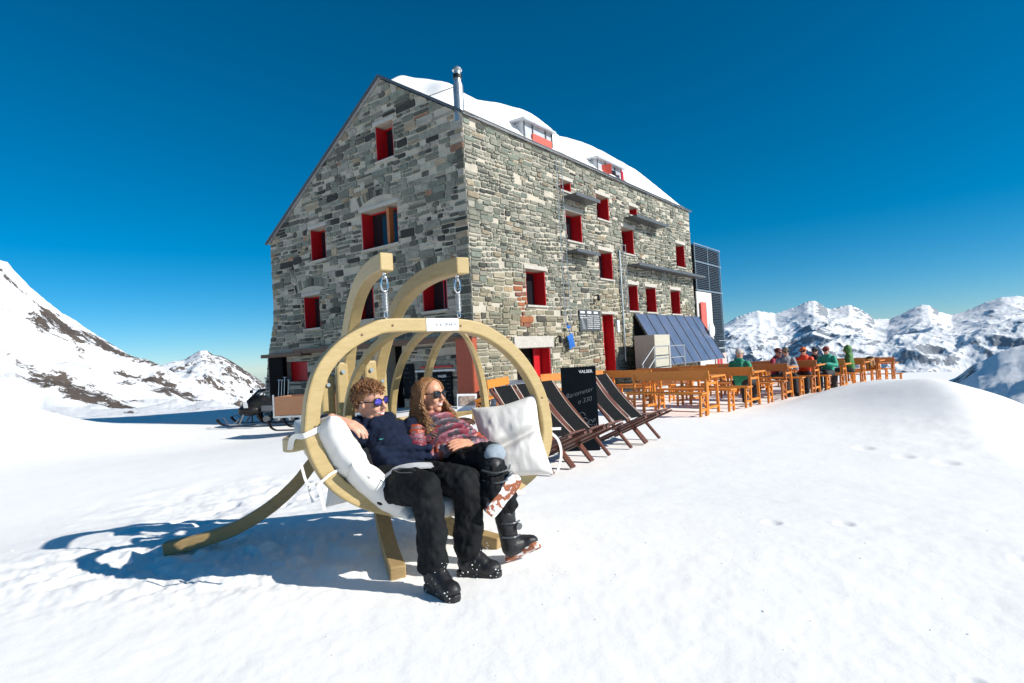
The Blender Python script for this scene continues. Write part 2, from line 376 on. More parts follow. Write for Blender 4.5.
def range_mesh(name, prof, r0, rr, r1, mat, z0, amp, nscale, seed, rockf, step=.1, rad=150, back=.5, label=None, curve=1.25):
    """mountain range: crest heights from prof [(azimuth, elevation)], foot at r0, crest at rr, far side down to r1"""
    az = np.arange(prof[0][0], prof[-1][0], step); el = np.interp(az, [p[0] for p in prof], [p[1] for p in prof])
    el = el + .10 * (fbm(az * 1.3, az * 0, 4, seed) - .5) * 2 * min(1, 400 / rr * .5 + .35)
    jag = (.16 if rr > 3000 else .07) * (fbm(az * 3.2, az * 0 + 3, 5, seed + 2, .62, True) - .5)
    t = np.concatenate([np.linspace(0, 1, rad), 1 + np.linspace(.02, 1, 30)])
    A, T = np.meshgrid(np.radians(az), t)
    kk = int(2.6 / step); ker = np.hanning(2 * kk + 1); ker /= ker.sum(); els = np.convolve(np.pad(el, kk, 'edge'), ker, 'valid')
    wz = 2.2 * (fbm(T * 2.2 + seed, np.degrees(A) * .22, 4, seed + 9) - .5) * 2 * np.clip(1 - T, 0, 1)
    Ew = np.interp((np.degrees(A) + wz).ravel(), az, el).reshape(A.shape); Es = np.interp((np.degrees(A) + wz).ravel(), az, els).reshape(A.shape)
    mixw = np.where(T <= 1, np.clip(T, 0, 1) ** 3, np.clip(2 - T, 0, 1) ** 2); E = Es * (1 - mixw) + Ew * mixw; E0 = np.meshgrid(el, t)[0]; E0 = E0 + np.meshgrid(jag, t)[0] * sstep(.965, 1.0, T) * (1 - sstep(1.0, 1.05, T)); E = np.where(T > .97, E0 * np.clip((T - .97) / .03, 0, 1) + E * (1 - np.clip((T - .97) / .03, 0, 1)), E)
    RR = np.where(T <= 1, r0 + (rr - r0) * T, rr + (r1 - rr) * (T - 1))
    X = RR * np.sin(A); Y = RR * np.cos(A)
    zc = 1.42 + rr * np.tan(np.radians(E))
    sh = np.where(T <= 1, np.clip(T, 0, 1) ** curve, 1 - (T - 1) * back)
    Z = np.where(T <= 1, z0 + (zc - z0) * sh, zc - (T - 1) * (r1 - rr) * back)
    nf = fbm(X / nscale, Y / nscale, 7, seed, .52, True) - .45
    nf2 = fbm(X / nscale * 3, Y / nscale * 3, 5, seed + 5, .55) - .5
    env = np.clip(T, 0, 1) * (1 - np.exp(-((T - 1) / .10) ** 2)) * np.where(T > 1, 1, 1)
    env = np.sin(np.clip(T, 0, 1) * math.pi) ** .7
    Z = Z + amp * env * nf + amp * .25 * env * nf2
    # keep everything in front under the crest line seen from the terrace
    lim = 1.42 + RR * np.tan(np.radians(E0 - .03)); Z = np.where(T < 1, np.minimum(Z, lim), Z)
    Z = Z.astype(float)
    gy, gx = np.gradient(Z); dr = np.gradient(RR, axis=0); da = RR * np.radians(step)
    slope = np.hypot(gy / np.maximum(dr, .1), gx / da)
    rock = rockf(A, T, X, Y, Z, slope)
    o = gmesh(name, X[:, ::-1], Y[:, ::-1], Z[:, ::-1], mat, rock[:, ::-1]); tag(o, kind='structure'); return o
def rockL1(A, T, X, Y, Z, s):
    az = np.degrees(A); el = np.degrees(np.arctan2(Z - 1.42, np.hypot(X, Y)))
    n = fbm(X / 26, Y / 9, 5, 71, .6)
    def line(a0, e0, a1, e1, w):
        ee = e0 + (az - a0) / (a1 - a0) * (e1 - e0); return np.exp(-((el - ee) / w) ** 2) * sstep(a0 - 1, a0 + .5, az) * (1 - sstep(a1 - .5, a1 + 1, az))
    b = line(-39.6, 4.9, -31, .5, .8) + .9 * line(-41, .7, -33.2, -2.8, .7) + .75 * line(-41.6, 8.6, -37.5, 3.9, .22) + .8 * line(-34.6, .4, -29, -2.0, .8) + .3 * line(-42, 5.6, -38, 4.8, .5)
    b = b + .9 * (az < -42.5)* .5
    return b * .64 + (n - .5) * 1.05 - .11
def rockL2(A, T, X, Y, Z, s):
    n = fbm(X / 60, Y / 22, 5, 81, .6); return .30 + (n - .5) * 1.6 + .35 * np.clip(s - .5, -1, 1)
def rockR(A, T, X, Y, Z, s):
    azd = np.degrees(A); pk = .40 * np.exp(-((azd - 28.2) / 1.3) ** 2) * sstep(.72, .92, T) + .25 * np.exp(-((azd - 31) / .8) ** 2) * sstep(.8, .95, T) - .25 * np.exp(-((azd - 24.5) / 1.5) ** 2) - .25 * np.exp(-((azd - 33) / 1.2) ** 2) - .2 * np.exp(-((azd - 38) / 1.4) ** 2)
    n = fbm(X / 520, Y / 520, 6, 91, .6); return pk + .08 + (n - .5) * 1.2 + 1.1 * np.clip(s - .5, -.5, .7)
L1 = [(-75, 12), (-60, 11.5), (-50, 10.5), (-41.9, 9.35), (-40.94, 9.0), (-40.56, 8.4), (-39.72, 7.26), (-38.9, 6.4), (-37.85, 5.3), (-37.1, 4.8), (-36.3, 4.0), (-35.7, 3.5), (-34.4, 2.5), (-33.6, 1.8), (-32.2, 1.35), (-31.3, .8), (-30.3, .1), (-29.3, -.9), (-27.79, -2.2), (-25.46, -3.2), (-20, -3.9), (-8, -4.2), (2, -4.5)]
L2 = [(-37, 0), (-34.5, .2), (-33, 1.0), (-31.5, .75), (-31.05, .9), (-30.31, 1.1), (-29.6, 1.2), (-29.17, 1.5), (-28.39, 1.99), (-27.92, 1.97), (-27.32, 1.5), (-26.69, 1.38), (-25.68, .7), (-24.5, -.27), (-23.54, -1.15), (-22.49, -2.1), (-20, -2.2), (-12, -1.2), (-2, -1.0), (5, -1.5), (12, -2.5)]
RP = [(0, .6), (6, .4), (12, 1.2), (17, .9), (19.2, 1.2), (20.03, 1.61), (21.21, 2.26), (22.08, 2.56), (23.2, 2.75), (24.59, 2.45), (25.83, 2.71), (26.65, 2.99), (27.3, 3.29), (27.77, 3.33), (28.22, 3.03), (28.8, 2.45), (29.72, 2.54), (30.47, 2.65), (31.18, 2.24), (31.73, 1.77), (32.2, 1.31), (33.25, 1.22), (34.31, 1.71), (35.01, 2.05), (35.48, 2.17), (36, 2.12), (36.61, 1.5), (37.35, 1.2), (38.18, 1.44), (38.99, 1.75), (39.72, 2.06), (40.43, 2.29), (41.17, 2.29), (41.67, 2.23), (44, 2.5), (48, 3.0), (55, 2.2), (65, 2.8), (75, 2)]
R2 = [(33.0, -8), (34.8, -5.8), (35.93, -4.53), (37.25, -3.76), (38.54, -2.71), (40.07, -1.85), (41.47, -1.32), (44, -.6), (50, .2), (60, .8), (72, .5)]
range_mesh('mountain_slope', L1, 40, 210, 420, M['mtn'], -1.2, 9, 34, 5, rockL1, .09, 150, curve=1.35)
range_mesh('rocky_peak', L2, 210, 620, 1100, M['mtn'], -34, 32, 90, 15, rockL2, .09, 120, curve=1.0)
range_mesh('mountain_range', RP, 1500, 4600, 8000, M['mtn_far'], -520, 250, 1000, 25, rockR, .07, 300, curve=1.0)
def rockR2(A, T, X, Y, Z, s):
    az = np.degrees(A); el = np.degrees(np.arctan2(Z - 1.42, np.hypot(X, Y)))
    return -.5 + .25 * (fbm(X / 8, Y / 8, 4, 77) - .5) + .95 * np.exp(-(((az - 37.3) - (el + 4.15) * 1.1) / .7) ** 2) * sstep(-5.6, -4.4, el) * sstep(35.6, 36.6, az) * (1 - sstep(38.2, 39.6, az)) * sstep(.6, .9, T)
range_mesh('snow_hill', R2, 70, 300, 480, M['mtn'], -34, 6, 60, 35, rockR2, .12, 80, curve=.8)

mb = MB(); rc = random.Random(78)
for i in range(300):
    if rc.random() < .5: x, y = rc.gauss(-.6, 1.5), rc.gauss(3.9, 1.0)
    else: x, y = rc.uniform(-4.5, 5.5), rc.uniform(1.5, 9)
    if y < 1.3: continue
    s_ = rc.uniform(.003, .009) * (1 if rc.random() < .95 else 1.8); mb.ell((x, y, 0), (s_ * rc.uniform(.7, 1.4), s_ * rc.uniform(.7, 1.4), s_ * .5), Matrix.Rotation(rc.uniform(0, 3), 3, 'Z'), 6, 4)
vx = np.array([v[0] for v in mb.v]); vy = np.array([v[1] for v in mb.v]); nv = 6 * 5
cxs = vx.reshape(-1, nv).mean(1).repeat(nv); cys = vy.reshape(-1, nv).mean(1).repeat(nv); hz = ground_h(cxs, cys)
mb.v = [(v[0], v[1], v[2] + float(h_)) for v, h_ in zip(mb.v, hz)]
cr = mb.build('snow_crumbs', M['snow'], None); tag(cr, 'loose crumbs of snow scattered over the foreground snow', 'snow crumbs', kind='stuff')
# ------------------------------------------------------------------ the hut
BROT = R(90) - .66
CX, CY = -1.0933, 17.0
U_ = Vector((math.sin(.66), math.cos(.66), 0)); V_ = Vector((-math.cos(.66), math.sin(.66), 0))
def bw(x, y, z=0): p = Vector((CX, CY, 0)) + U_ * x + V_ * y; p.z = z; return p
hut = empty('stone_hut', (CX, CY, 0), BROT, 'tall grey rubble stone mountain hut with red shutters and a snow covered roof', 'mountain hut')
LEN, WID = 18.05, 10.9
def rake(y): return 8.68 + y / 3.54 * 2.24 if y < 3.54 else 10.92 - (y - 3.54) / (10.86 - 3.54) * (10.92 - 6.59)
def clip(poly, a, b, c):
    """keep a*x+b*y<=c"""
    out = []
    for i in range(len(poly)):
        p, q = poly[i], poly[(i + 1) % len(poly)]; dp = a * p[0] + b * p[1] - c; dq = a * q[0] + b * q[1] - c
        if dp <= 0: out.append(p)
        if dp * dq < 0: t = dp / (dp - dq); out.append((p[0] + (q[0] - p[0]) * t, p[1] + (q[1] - p[1]) * t))
    return out
def area(p): return abs(sum(p[i][0] * p[(i + 1) % len(p)][1] - p[(i + 1) % len(p)][0] * p[i][1] for i in range(len(p)))) / 2
STONES_G = [((.18, .185, .15), 32), ((.10, .103, .085), 24), ((.26, .255, .21), 20), ((.36, .345, .28), 9), ((.18, .195, .16), 12), ((.32, .26, .18), 7), ((.035, .037, .032), 10), ((.32, .18, .12), 1)]
STONES_R = [((.20, .205, .17), 34), ((.14, .145, .12), 16), ((.26, .255, .215), 22), ((.31, .30, .26), 14), ((.18, .205, .175), 16), ((.28, .235, .17), 6), ((.06, .065, .06), 8), ((.26, .17, .12), 1)]
def pick(tbl):
    t = rnd.uniform(0, sum(w for _, w in tbl))
    for c, w in tbl:
        t -= w
        if t <= 0: break
    f = rnd.uniform(.8, 1.2); return tuple(x * f for x in c)
def subtract(rects, o):
    out = []
    for (a0, a1, b0, b1) in rects:
        if a1 <= o[0] or a0 >= o[1] or b1 <= o[2] or b0 >= o[3]: out.append((a0, a1, b0, b1)); continue
        if b0 < o[2]: out.append((a0, a1, b0, o[2]))
        if b1 > o[3]: out.append((a0, a1, o[3], b1))
        lo, hi = max(b0, o[2]), min(b1, o[3])
        if a0 < o[0]: out.append((a0, o[0], lo, hi))
        if a1 > o[1]: out.append((o[1], a1, lo, hi))
    return out
def warp_g(y, z):
    fl = .0 if z > 3.7 else (.55 * ((3.7 - z) / 1.6) ** 1.6 if z > 2.1 else .55 + (2.1 - z) * .22)
    return y + fl * min(1, max(0, (y - 9.2) / 1.7))
def wall(name, W, zmax, ops, blocks, tbl, P, clips, tint=None, rows=(.13, .30), arcs=()):
    """P(a, z, d) -> local point with d = distance outward. mortar sheet with openings, then every stone a raised block"""
    mb = MB(); mb.mi = 0; mb.col = (.4, .4, .4)
    xs = sorted(set([0, W] + [v for o in ops for v in o[:2]] + [i * 1.0 for i in range(1, int(W))])); zs = sorted(set([-1.2, zmax] + [v for o in ops for v in o[2:4]] + [i * .8 for i in range(0, int(zmax / .8))]))
    for i in range(len(xs) - 1):
        for j in range(len(zs) - 1):
            a = (xs[i] + xs[i + 1]) / 2; b = (zs[j] + zs[j + 1]) / 2
            if any(o[0] < a < o[1] and o[2] < b < o[3] for o in ops): continue
            pl = [(xs[i], zs[j]), (xs[i + 1], zs[j]), (xs[i + 1], zs[j + 1]), (xs[i], zs[j + 1])]
            for c in clips: pl = clip(pl, *c)
            if len(pl) > 2: mb.poly([P(p[0], p[1], 0) for p in pl])
    for o in ops:      # reveals
        a0, a1, b0, b1 = o[:4]; D = -o[4]
        for q in ([(a0, b0), (a0, b1)], [(a1, b1), (a1, b0)], [(a0, b1), (a1, b1)], [(a1, b0), (a0, b0)]):
            mb.poly([P(q[0][0], q[0][1], 0), P(q[1][0], q[1][1], 0), P(q[1][0], q[1][1], D), P(q[0][0], q[0][1], D)])
    mb.mi = 1
    def stone(pl, d, col):
        for c in clips: pl = clip(pl, *c)
        if len(pl) < 3 or area(pl) < .0025: return
        cx = sum(p[0] for p in pl) / len(pl); cz = sum(p[1] for p in pl) / len(pl)
        n = len(pl); mb.col = col
        k = .025
        def shr(p, e):
            dx, dz = p[0] - cx, p[1] - cz; L = math.hypot(dx, dz) + 1e-6; f = max(.3, 1 - e / L); return (cx + dx * f, cz + dz * f)
        rings = [[P(p[0], p[1], .002) for p in pl], [P(*shr(p, .004), d * .75) for p in pl], [P(*shr(p, k), d + rnd.uniform(-.003, .004)) for p in pl]]
        vs = rings[0] + rings[1] + rings[2]; fs = []
        for r_ in range(2):
            for i in range(n): j = (i + 1) % n; fs.append((r_ * n + i, r_ * n + j, (r_ + 1) * n + j, (r_ + 1) * n + i))
        fs.append(tuple(2 * n + i for i in range(n))); mb.add(vs, fs)
    def quad(a0, a1, b0, b1, g=.012):
        w, h = a1 - a0, b1 - b0
        if w < .05 or h < .045: return None
        g = min(g, w * .16, h * .2); c = min(w, h) * rnd.uniform(.05, .20); j = lambda: rnd.uniform(-.6, .6) * min(.06, h * .24)
        a0 += g; a1 -= g; b0 += g; b1 -= g
        return [(a0 + c, b0 + j() * .3), (a1 - c, b0 + j() * .3), (a1 + j() * .4, b0 + c), (a1 + j() * .4, b1 - c), (a1 - c, b1 + j() * .3), (a0 + c, b1 + j() * .3), (a0 + j() * .4, b1 - c), (a0 + j() * .4, b0 + c)]
    z = -.9; row = 0
    obs = list(ops) + list(blocks)
    while z < zmax:
        h = rnd.uniform(*rows); row += 1; x = 0.0; first = True
        while x < W - .02:
            wd = h * rnd.uniform(.8, 2.7) if rnd.random() > .15 else h * rnd.uniform(2.6, 3.8)
            if first: wd = rnd.choice((.28, .5)) + rnd.uniform(0, .1); first = False
            if W - (x + wd) < .15: wd = W - x
            cells = [(x, x + wd, z, z + h)]
            if h > .19 and rnd.random() < .34: m = z + h * rnd.uniform(.4, .6); cells = [(x, x + wd, z, m), (x, x + wd, m, z + h)]
            wob = .045 * math.sin(x * 1.1 + row * .35) + .03 * math.sin(x * 2.7 + row * .5)
            for c in cells:
                for o in obs:
                    cells2 = []
                pcs = [c]
                pcs = [(p[0], p[1], p[2] + wob, p[3] + wob) for p in pcs]
                for o in obs: pcs = subtract(pcs, o[:4])
                for p in pcs:
                    if rnd.random() < .06: continue      # lost under the pointing
                    q = quad(*p, g=rnd.uniform(.008, .024))
                    if q:
                        col = pick(tbl)
                        if tint: col = tint((p[0] + p[1]) / 2, (p[2] + p[3]) / 2, col)
                        if col: stone(q, rnd.uniform(.014, .055), col)
            x += wd
        z += h
    for (ac, zb, hw, rise, hgt) in arcs:     # relieving arches of upright stones
        nn = max(5, int(hw * 2 / .15)); rad = (hw * hw + rise * rise) / (2 * rise); th = math.asin(min(1, hw / rad))
        for i in range(nn):
            t0 = -th + 2 * th * (i + .06) / nn; t1 = -th + 2 * th * (i + .94) / nn; cz = zb + rise - rad
            hh = hgt * rnd.uniform(.85, 1.1)
            pl = [(ac + math.sin(t0) * rad, cz + math.cos(t0) * rad), (ac + math.sin(t1) * rad, cz + math.cos(t1) * rad), (ac + math.sin(t1) * (rad + hh), cz + math.cos(t1) * (rad + hh)), (ac + math.sin(t0) * (rad + hh), cz + math.cos(t0) * (rad + hh))]
            stone(pl, rnd.uniform(.015, .035), pick(tbl))
    return mb.build(name, [M['mortar'], M['stone']], hut)
PR = lambda a, z, d: (a, -d, z)
PG = lambda a, z, d: (-d, warp_g(a, z), z)
# openings: a0, a1, z0, z1, depth
D_ = .5
OR = [(2.71, 3.86, 3.06, 4.27), (5.43, 6.58, 5.57, 6.68), (9.9, 11.05, 5.57, 6.70), (15.9, 17.1, 5.5, 6.70), (5.18, 5.95, 7.40, 7.80), (7.82, 8.88, 6.75, 7.74), (10.8, 11.6, 7.36, 7.76),
      (7.75, 8.9, 4.31, 5.46), (10.14, 11.15, 3.06, 4.22), (11.95, 13.1, 3.05, 4.22), (14.85, 16.05, 3.03, 4.24)]
OR = [o + (D_,) for o in OR]; DOOR = (7.75, 8.7, .45, 2.86, .45); GD = (1.95, 3.95, -.35, 1.62, .6)
OG = [(3.09, 3.97, 8.20, 9.42), (3.07, 4.95, 5.34, 6.66), (7.09, 8.05, 5.41, 6.62), (7.66, 8.7, 2.88, 4.12), (4.5, 5.62, 2.95, 4.12), (1.01, 2.1, 2.95, 3.95)]
OG = [o + (D_,) for o in OG]; GG = [(8.67, 9.95, .86, 1.65, .35), (5.7, 6.75, .7, 1.7, .35), (3.2, 4.4, -.6, 1.95, .8)]
lint = []
def blocks_of(ops, up=.17, side=.14): return [(o[0] - side, o[1] + side, o[3], o[3] + up) for o in ops] + [(o[0] - .06, o[1] + .06, o[2] - .10, o[2]) for o in ops]
bR = blocks_of(OR) + [(1.8, 4.1, 1.62, 2.02), (7.6, 8.85, 2.86, 2.96)]
bG = blocks_of(OG) + [(-.2, 12.5, 1.86, 2.16), (4.55 - 1.2, 4.2 + 1.3, 6.83, 7.25), (.7, 2.45, 4.12, 4.55), (7.1, 9.3, 4.29, 4.72)]
def tintR(a, z, c):
    c = (c[0] * .84, c[1] * .85, c[2] * .82)
    if z < 3.3 + .8 * math.sin(a * .9): c = (c[0] * 1.18, c[1] * 1.06, c[2] * .92)
    if z > 6.6: c = tuple(x * 1.05 for x in c)
    if 2.22 < a < 2.68 and 2.35 < z < 3.75: c = rnd.choice([(.30, .10, .035), (.24, .075, .03), (.34, .15, .07), (.20, .08, .05)])
    return c
def tintG(a, z, c):
    if rnd.random() < .06 + .30 * max(0, math.sin(a * 1.1 + z * .8) * math.sin(z * 1.7 - a * .5)): return None if rnd.random() < .5 else (.33, .31, .27)
    if a < .55: c = tuple(x * .75 for x in c)
    return c
wall('stone_wall', LEN, 8.66, OR + [DOOR, GD], bR, STONES_R, PR, [], tintR, (.09, .22))
wall('stone_wall', WID, 10.9, OG + GG, bG, STONES_G, PG, [(-2.24 / 3.54, 1, 8.66), (4.33 / 7.32, 1, 10.90 + 3.54 * 4.33 / 7.32)], tintG, (.12, .29),
     arcs=[(4.0, 6.85, 1.0, .22, .36), (1.55, 4.13, .8, .18, .36), (8.2, 4.3, 1.0, .18, .36)])
# far walls close the volume
mb = MB(); mb.poly([(LEN, 0, -1.5), (LEN, WID, -1.5), (LEN, WID, 6.57), (LEN, 3.54, 10.9), (LEN, 0, 8.66)]); mb.poly([(0, WID, -1.5), (0, WID, 6.57), (LEN, WID, 6.57), (LEN, WID, -1.5)])
mb.build('rear_wall', M['mortar'], hut)
# red paint of the shutters folded back into the reveals, frames, panes
def window(o, face, fillL=1, fillR=1, name='window'):
    a0, a1, b0, b1, D = o; P = PR if face == 'R' else PG
    def bx(mb, A0, A1, B0, B1, d0, d1):
        p = [P(A0, B0, d0), P(A1, B1, d1)]; mb.span(p[0], p[1])
    mb = MB(); t = .055
    for q in ((a0, a0 + t, b0, b1), (a1 - t, a1, b0, b1), (a0 + t, a1 - t, b1 - t, b1), (a0 + t, a1 - t, b0, b0 + t)): bx(mb, q[0] + .002, q[1] - .002, q[2] + .002, q[3] - .002, -D + .02, -D + .09)
    fr = mb.build('window_frame', M['red'], hut)
    mb = MB(); bx(mb, a0 + t, a1 - t, b0 + t, b1 - t, -D + .03, -D + .045); mb.build('pane', M['glass'], fr)
    mb = MB(); bx(mb, a0 + .001, a1 - .001, b0 + .001, b1 - .001, -D - .02, -D + .01); mb.build('backing', M['dark'], fr)
    mb = MB(); m = (a0 + a1) / 2; bx(mb, m - .02, m + .02, b0 + t, b1 - t, -D + .05, -D + .08); mb.build('mullion', M['brown'] if face == 'G' and a1 - a0 > 1.5 else M['red'], fr)
    for s_, f_ in ((0, fillL), (1, fillR)):
        if not f_: continue
        mb = MB()
        if s_ == 0: bx(mb, a0 + .003, a0 + .038, b0 + .02, b1 - .03, -D + .1, -.012)
        else: bx(mb, a1 - .038, a1 - .003, b0 + .02, b1 - .03, -D + .1, -.012)
        mb.build('shutter', M['red'], hut)
    mb = MB(); bx(mb, a0 - .10, a1 + .10, b1 + .002, b1 + .13, -.02, .045); mb.build('lintel', M['concrete'], hut, bevel=.008)
    mb = MB(); bx(mb, a0 - .05, a1 + .05, b0 - .07, b0 - .001, -.02, .07); mb.build('sill', M['concrete'], hut, bevel=.008)
for o in OR: window(o, 'R')
for o in OG: window(o, 'G', 1, 1)
# wide gable window has an orange-brown post half way
mb = MB(); mb.span(PG(3.62, 5.38, -.30), PG(3.74, 6.62, -.10)); mb.build('window_post', simple('orange_brown_wood', (.42, .15, .05), .5), hut)
# narrow door up on the terrace steps
mb = MB(); mb.span((DOOR[0] + .02, .40, DOOR[2]), (DOOR[1] - .02, .44, DOOR[3] - .01)); dr = mb.build('door', M['red'], hut)
mb = MB(); mb.span((DOOR[1] - .045, .02, DOOR[2]), (DOOR[1] - .004, .40, DOOR[3] - .01)); mb.build('door_leaf', M['red'], hut)
mb = MB(); mb.span((DOOR[0] - .1, -.05, 2.865), (DOOR[1] + .12, .05, 2.96)); mb.build('lintel', M['concrete'], hut, bevel=.01)
# ground entrance with its white lintel
mb = MB(); mb.span((1.83, -.07, 1.63), (4.08, .05, 2.0)); mb.build('lintel', M['concrete'], hut, bevel=.015)
mb = MB(); mb.span((1.97, .5, -.4), (3.93, .54, 1.61)); mb.build('backing', M['dark'], hut)
for a, b in ((1.97, 2.2), (3.45, 3.93)):
    mb = MB(); mb.span((a, .38, -.4), (b, .43, 1.60)); mb.build('door', M['red'], hut)
mb = MB(); mb.span((3.89, .03, -.4), (3.93, .36, 1.60)); mb.build('door_leaf', M['red'], hut)
for o in GG[:2]:
    mb = MB(); mb.span(PG(o[0] + .02, o[2] + .02, -.28), PG(o[1] - .02, o[3] - .02, -.24)); mb.build('window_panel', M['red'], hut)
mb = MB(); mb.span(PG(3.2, -.6, -.78), PG(4.4, 1.95, -.74)); mb.build('backing', M['dark'], hut)
# timber canopy beam and the dark store along the gable foot
mb = MB(); mb.span((-.42, -.1, 1.93), (-.003, 9.0, 2.10)); mb.build('canopy', M['brown'], hut, bevel=.01)
mb = MB(); mb.span((-.46, 8.35, 1.86), (-.003, 11.25, 2.0)); mb.build('canopy', M['brown'], hut, bevel=.01)
mb = MB(); mb.span((-.20, 10.1, -1.3), (-.01, 11.1, 1.855)); mb.build('store_shade_panel', M['dark'], hut)  # black slab painting the shade inside the open store, no door leaf
mb = MB(); mb.span((-.20, 11.1, -1.3), (-.01, 11.14, 1.855)); mb.build('door_post', M['brown'], hut)
# roof, trims, snow
rf = MB()
rf.add([(-.10, -.12, 8.62), (-.10, 3.54, 10.94), (LEN + .1, 3.54, 10.94), (LEN + .1, -.12, 8.62)], [(0, 3, 2, 1)])
rf.add([(-.10, 11.0, 6.53), (-.10, 3.54, 10.94), (LEN + .1, 3.54, 10.94), (LEN + .1, 11.0, 6.53)], [(0, 1, 2, 3)])
o = rf.build('roof', M['zinc'], hut); q = o.modifiers.new('s', 'SOLIDIFY'); q.thickness = .03; q.offset = 1
for a, b in (((-.14, -.12, 8.66), (-.14, 3.54, 10.985)), ((-.14, 11.05, 6.54), (-.14, 3.54, 10.985))):
    mb = MB(); mb.bar(a, b, .035, .09); mb.build('rake_trim', M['grey_metal'], o)
mb = MB(); mb.bar((-.1, -.16, 8.68), (LEN + .1, -.15, 8.67), .035, .04); mb.build('eave_gutter', M['grey_metal'], o)
ns, ntt = 260, 110
S_ = np.linspace(0.05, LEN, ns); T_ = np.linspace(-.10, 9.6, ntt); SS, TT = np.meshgrid(S_, T_)
sp = [(-.2, .55), (.3, .72), (.9, .80), (1.64, .66), (2.67, .66), (3.8, .92), (4.85, 1.14), (5.7, 1.16), (6.7, .95), (7.8, .62), (8.6, .85), (9.4, 1.05), (11, 1.12), (13.2, 1.05), (15.5, .85), (17, .6), (18.05, .35)]
ks = np.array([-.2 * math.pi, 0]);
TS = np.interp(SS, [p[0] for p in sp], [p[1] for p in sp])
ker = np.ones(9) / 9; TS = np.apply_along_axis(lambda r_: np.convolve(np.pad(r_, 4, 'edge'), ker, 'valid'), 1, TS)
up = sstep(-.10, 1.5, TT) ** .75; ridge = 1 - .42 * np.exp(-((TT - 3.7) / 1.3) ** 2)
th = TS * up * ridge * (1 - .6 * sstep(6, 9.6, TT)) * (.93 + .14 * fbm(SS * .9, TT * .9, 3, 5))
rk = sstep(.0, .9, SS - .04 - .30 * sstep(.8, 2.2, TT)) ** .6 * sstep(18.06, 17.2, SS) ** .5
# bare strip along the rake near the eave where the snow has slid off
bare = 1 - .95 * np.exp(-((SS - .15) / .5) ** 2) * np.exp(-((TT - .4) / .9) ** 2)
th = th * rk * bare + .012
base = np.where(TT < 3.54, 8.68 + TT / 3.54 * 2.26, 10.94 - (TT - 3.54) * .5915) + .05
P3 = gmesh('roof_snow', SS, TT, base + th, M['snow'], parent=o)
# chimney flue at the corner
mb = MB(); mb.tube([(.12, .22, 8.5), (.12, .22, 9.60), (.12, .22, 9.76), (.12, .22, 10.10)], [.155, .155, .105, .105], 20)
fl = mb.build('chimney_flue', M['metal'], hut, smooth=True); fl.modifiers.new('e', 'EDGE_SPLIT')
mb = MB(); mb.tube([(.12, .22, 9.84), (.12, .22, 9.95)], .135, 18); mb.build('collar', M['black'], fl)
mb = MB(); mb.tube([(.12, .22, 10.08), (.12, .22, 10.14), (.12, .22, 10.22)], [.15, .13, .03], 18); mb.build('cowl', M['metal'], fl)
mb = MB(); mb.tube([(.10, .25, 9.62), (-.05, 1.3, 9.60), (-.12, 2.35, 10.22)], .012, 6); mb.build('stay_wire', M['grey_metal'], fl)
# dormers
for (s0, s1, ztop, kind) in ((3.25, 5.0, 9.42, 0), (8.3, 10.5, 9.30, 1)):
    mb = MB(); mb.span((s0, .12, 8.6), (s1, 1.7, ztop)); dm = mb.build('dormer', M['zinc'], hut, bevel=.01)
    mb = MB(); mb.box(((s0 + s1) / 2 - .08, .65, ztop + .06), (s1 - s0 + .22, 1.45, .08), (.06, 0, 0)); mb.build('dormer_roof', M['zinc'], dm, bevel=.01)
    for s in (s0 + .02, (s0 + s1) / 2 - .35, (s0 + s1) / 2 + .45, s1 - .02): mb = MB(); mb.span((s - .025, .085, 8.72), (s + .025, .12, ztop)); mb.build('dormer_trim', M['grey_metal'], dm)
    if kind == 0:
        mb = MB(); mb.span((s0 + .45, .05, 8.74), (s1 - .12, .09, 9.10)); mb.build('shutter', M['red_light'], dm)
    else:
        mb = MB(); mb.span((s0 + .55, .10, 8.74), (s1 - .55, .118, 9.12)); mb.build('pane', M['glass'], dm)
        mb = MB(); mb.box((s0 + .50, -.05, 8.93), (.03, .42, .42), (0, 0, .35)); mb.build('shutter', M['red_light'], dm)
        mb = MB(); mb.box((s1 - .38, -.1, 8.90), (.45, .03, .46), (0, 0, .25)); mb.build('shutter', M['red'], dm)
# steel ledges
for (s0, s1, z, w_) in ((5.25, 7.0, 7.16, .62), (10.2, 13.6, 7.14, .62), (5.2, 6.9, 5.12, .55), (10.2, 14.9, 5.06, .6), (14.95, 18.3, 5.06, .6)):
    mb = MB(); mb.span((s0, -w_, z - .05), (s1, -.03, z)); mb.span((s0, -w_ - .02, z - .09), (s1, -w_ - .002, z + .03)); mb.build('steel_ledge', M['grey_metal'], hut)
# wall ladders
def ladder(s, z0, z1, w_=.36):
    mb = MB()
    for q in (s - w_ / 2, s + w_ / 2): mb.span((q - .012, -.16, z0), (q + .012, -.14, z1))
    z = z0 + .15
    while z < z1: mb.tube([(s - w_ / 2, -.145, z), (s + w_ / 2, -.145, z)], .012, 6); z += .28
    z = z0 + .5
    while z < z1:
        for q in (s - w_ / 2, s + w_ / 2): mb.span((q - .01, -.14, z - .01), (q + .01, -.01, z + .01))
        z += 1.6
    mb.build('wall_ladder', M['metal'], hut)
ladder(4.95, 2.35, 8.4); ladder(9.75, 2.9, 5.9, .3); ladder(13.75, 4.6, 5.1, .3)
mb = MB(); mb.tube([(9.4, -.10, .9), (9.4, -.10, 5.6)], .04, 8); mb.build('downpipe', M['metal'], hut)
mb = MB(); mb.span((8.85, -.10, 2.12), (9.05, -.02, 2.62)); mb.build('meter_box', M['white'], hut, bevel=.01)
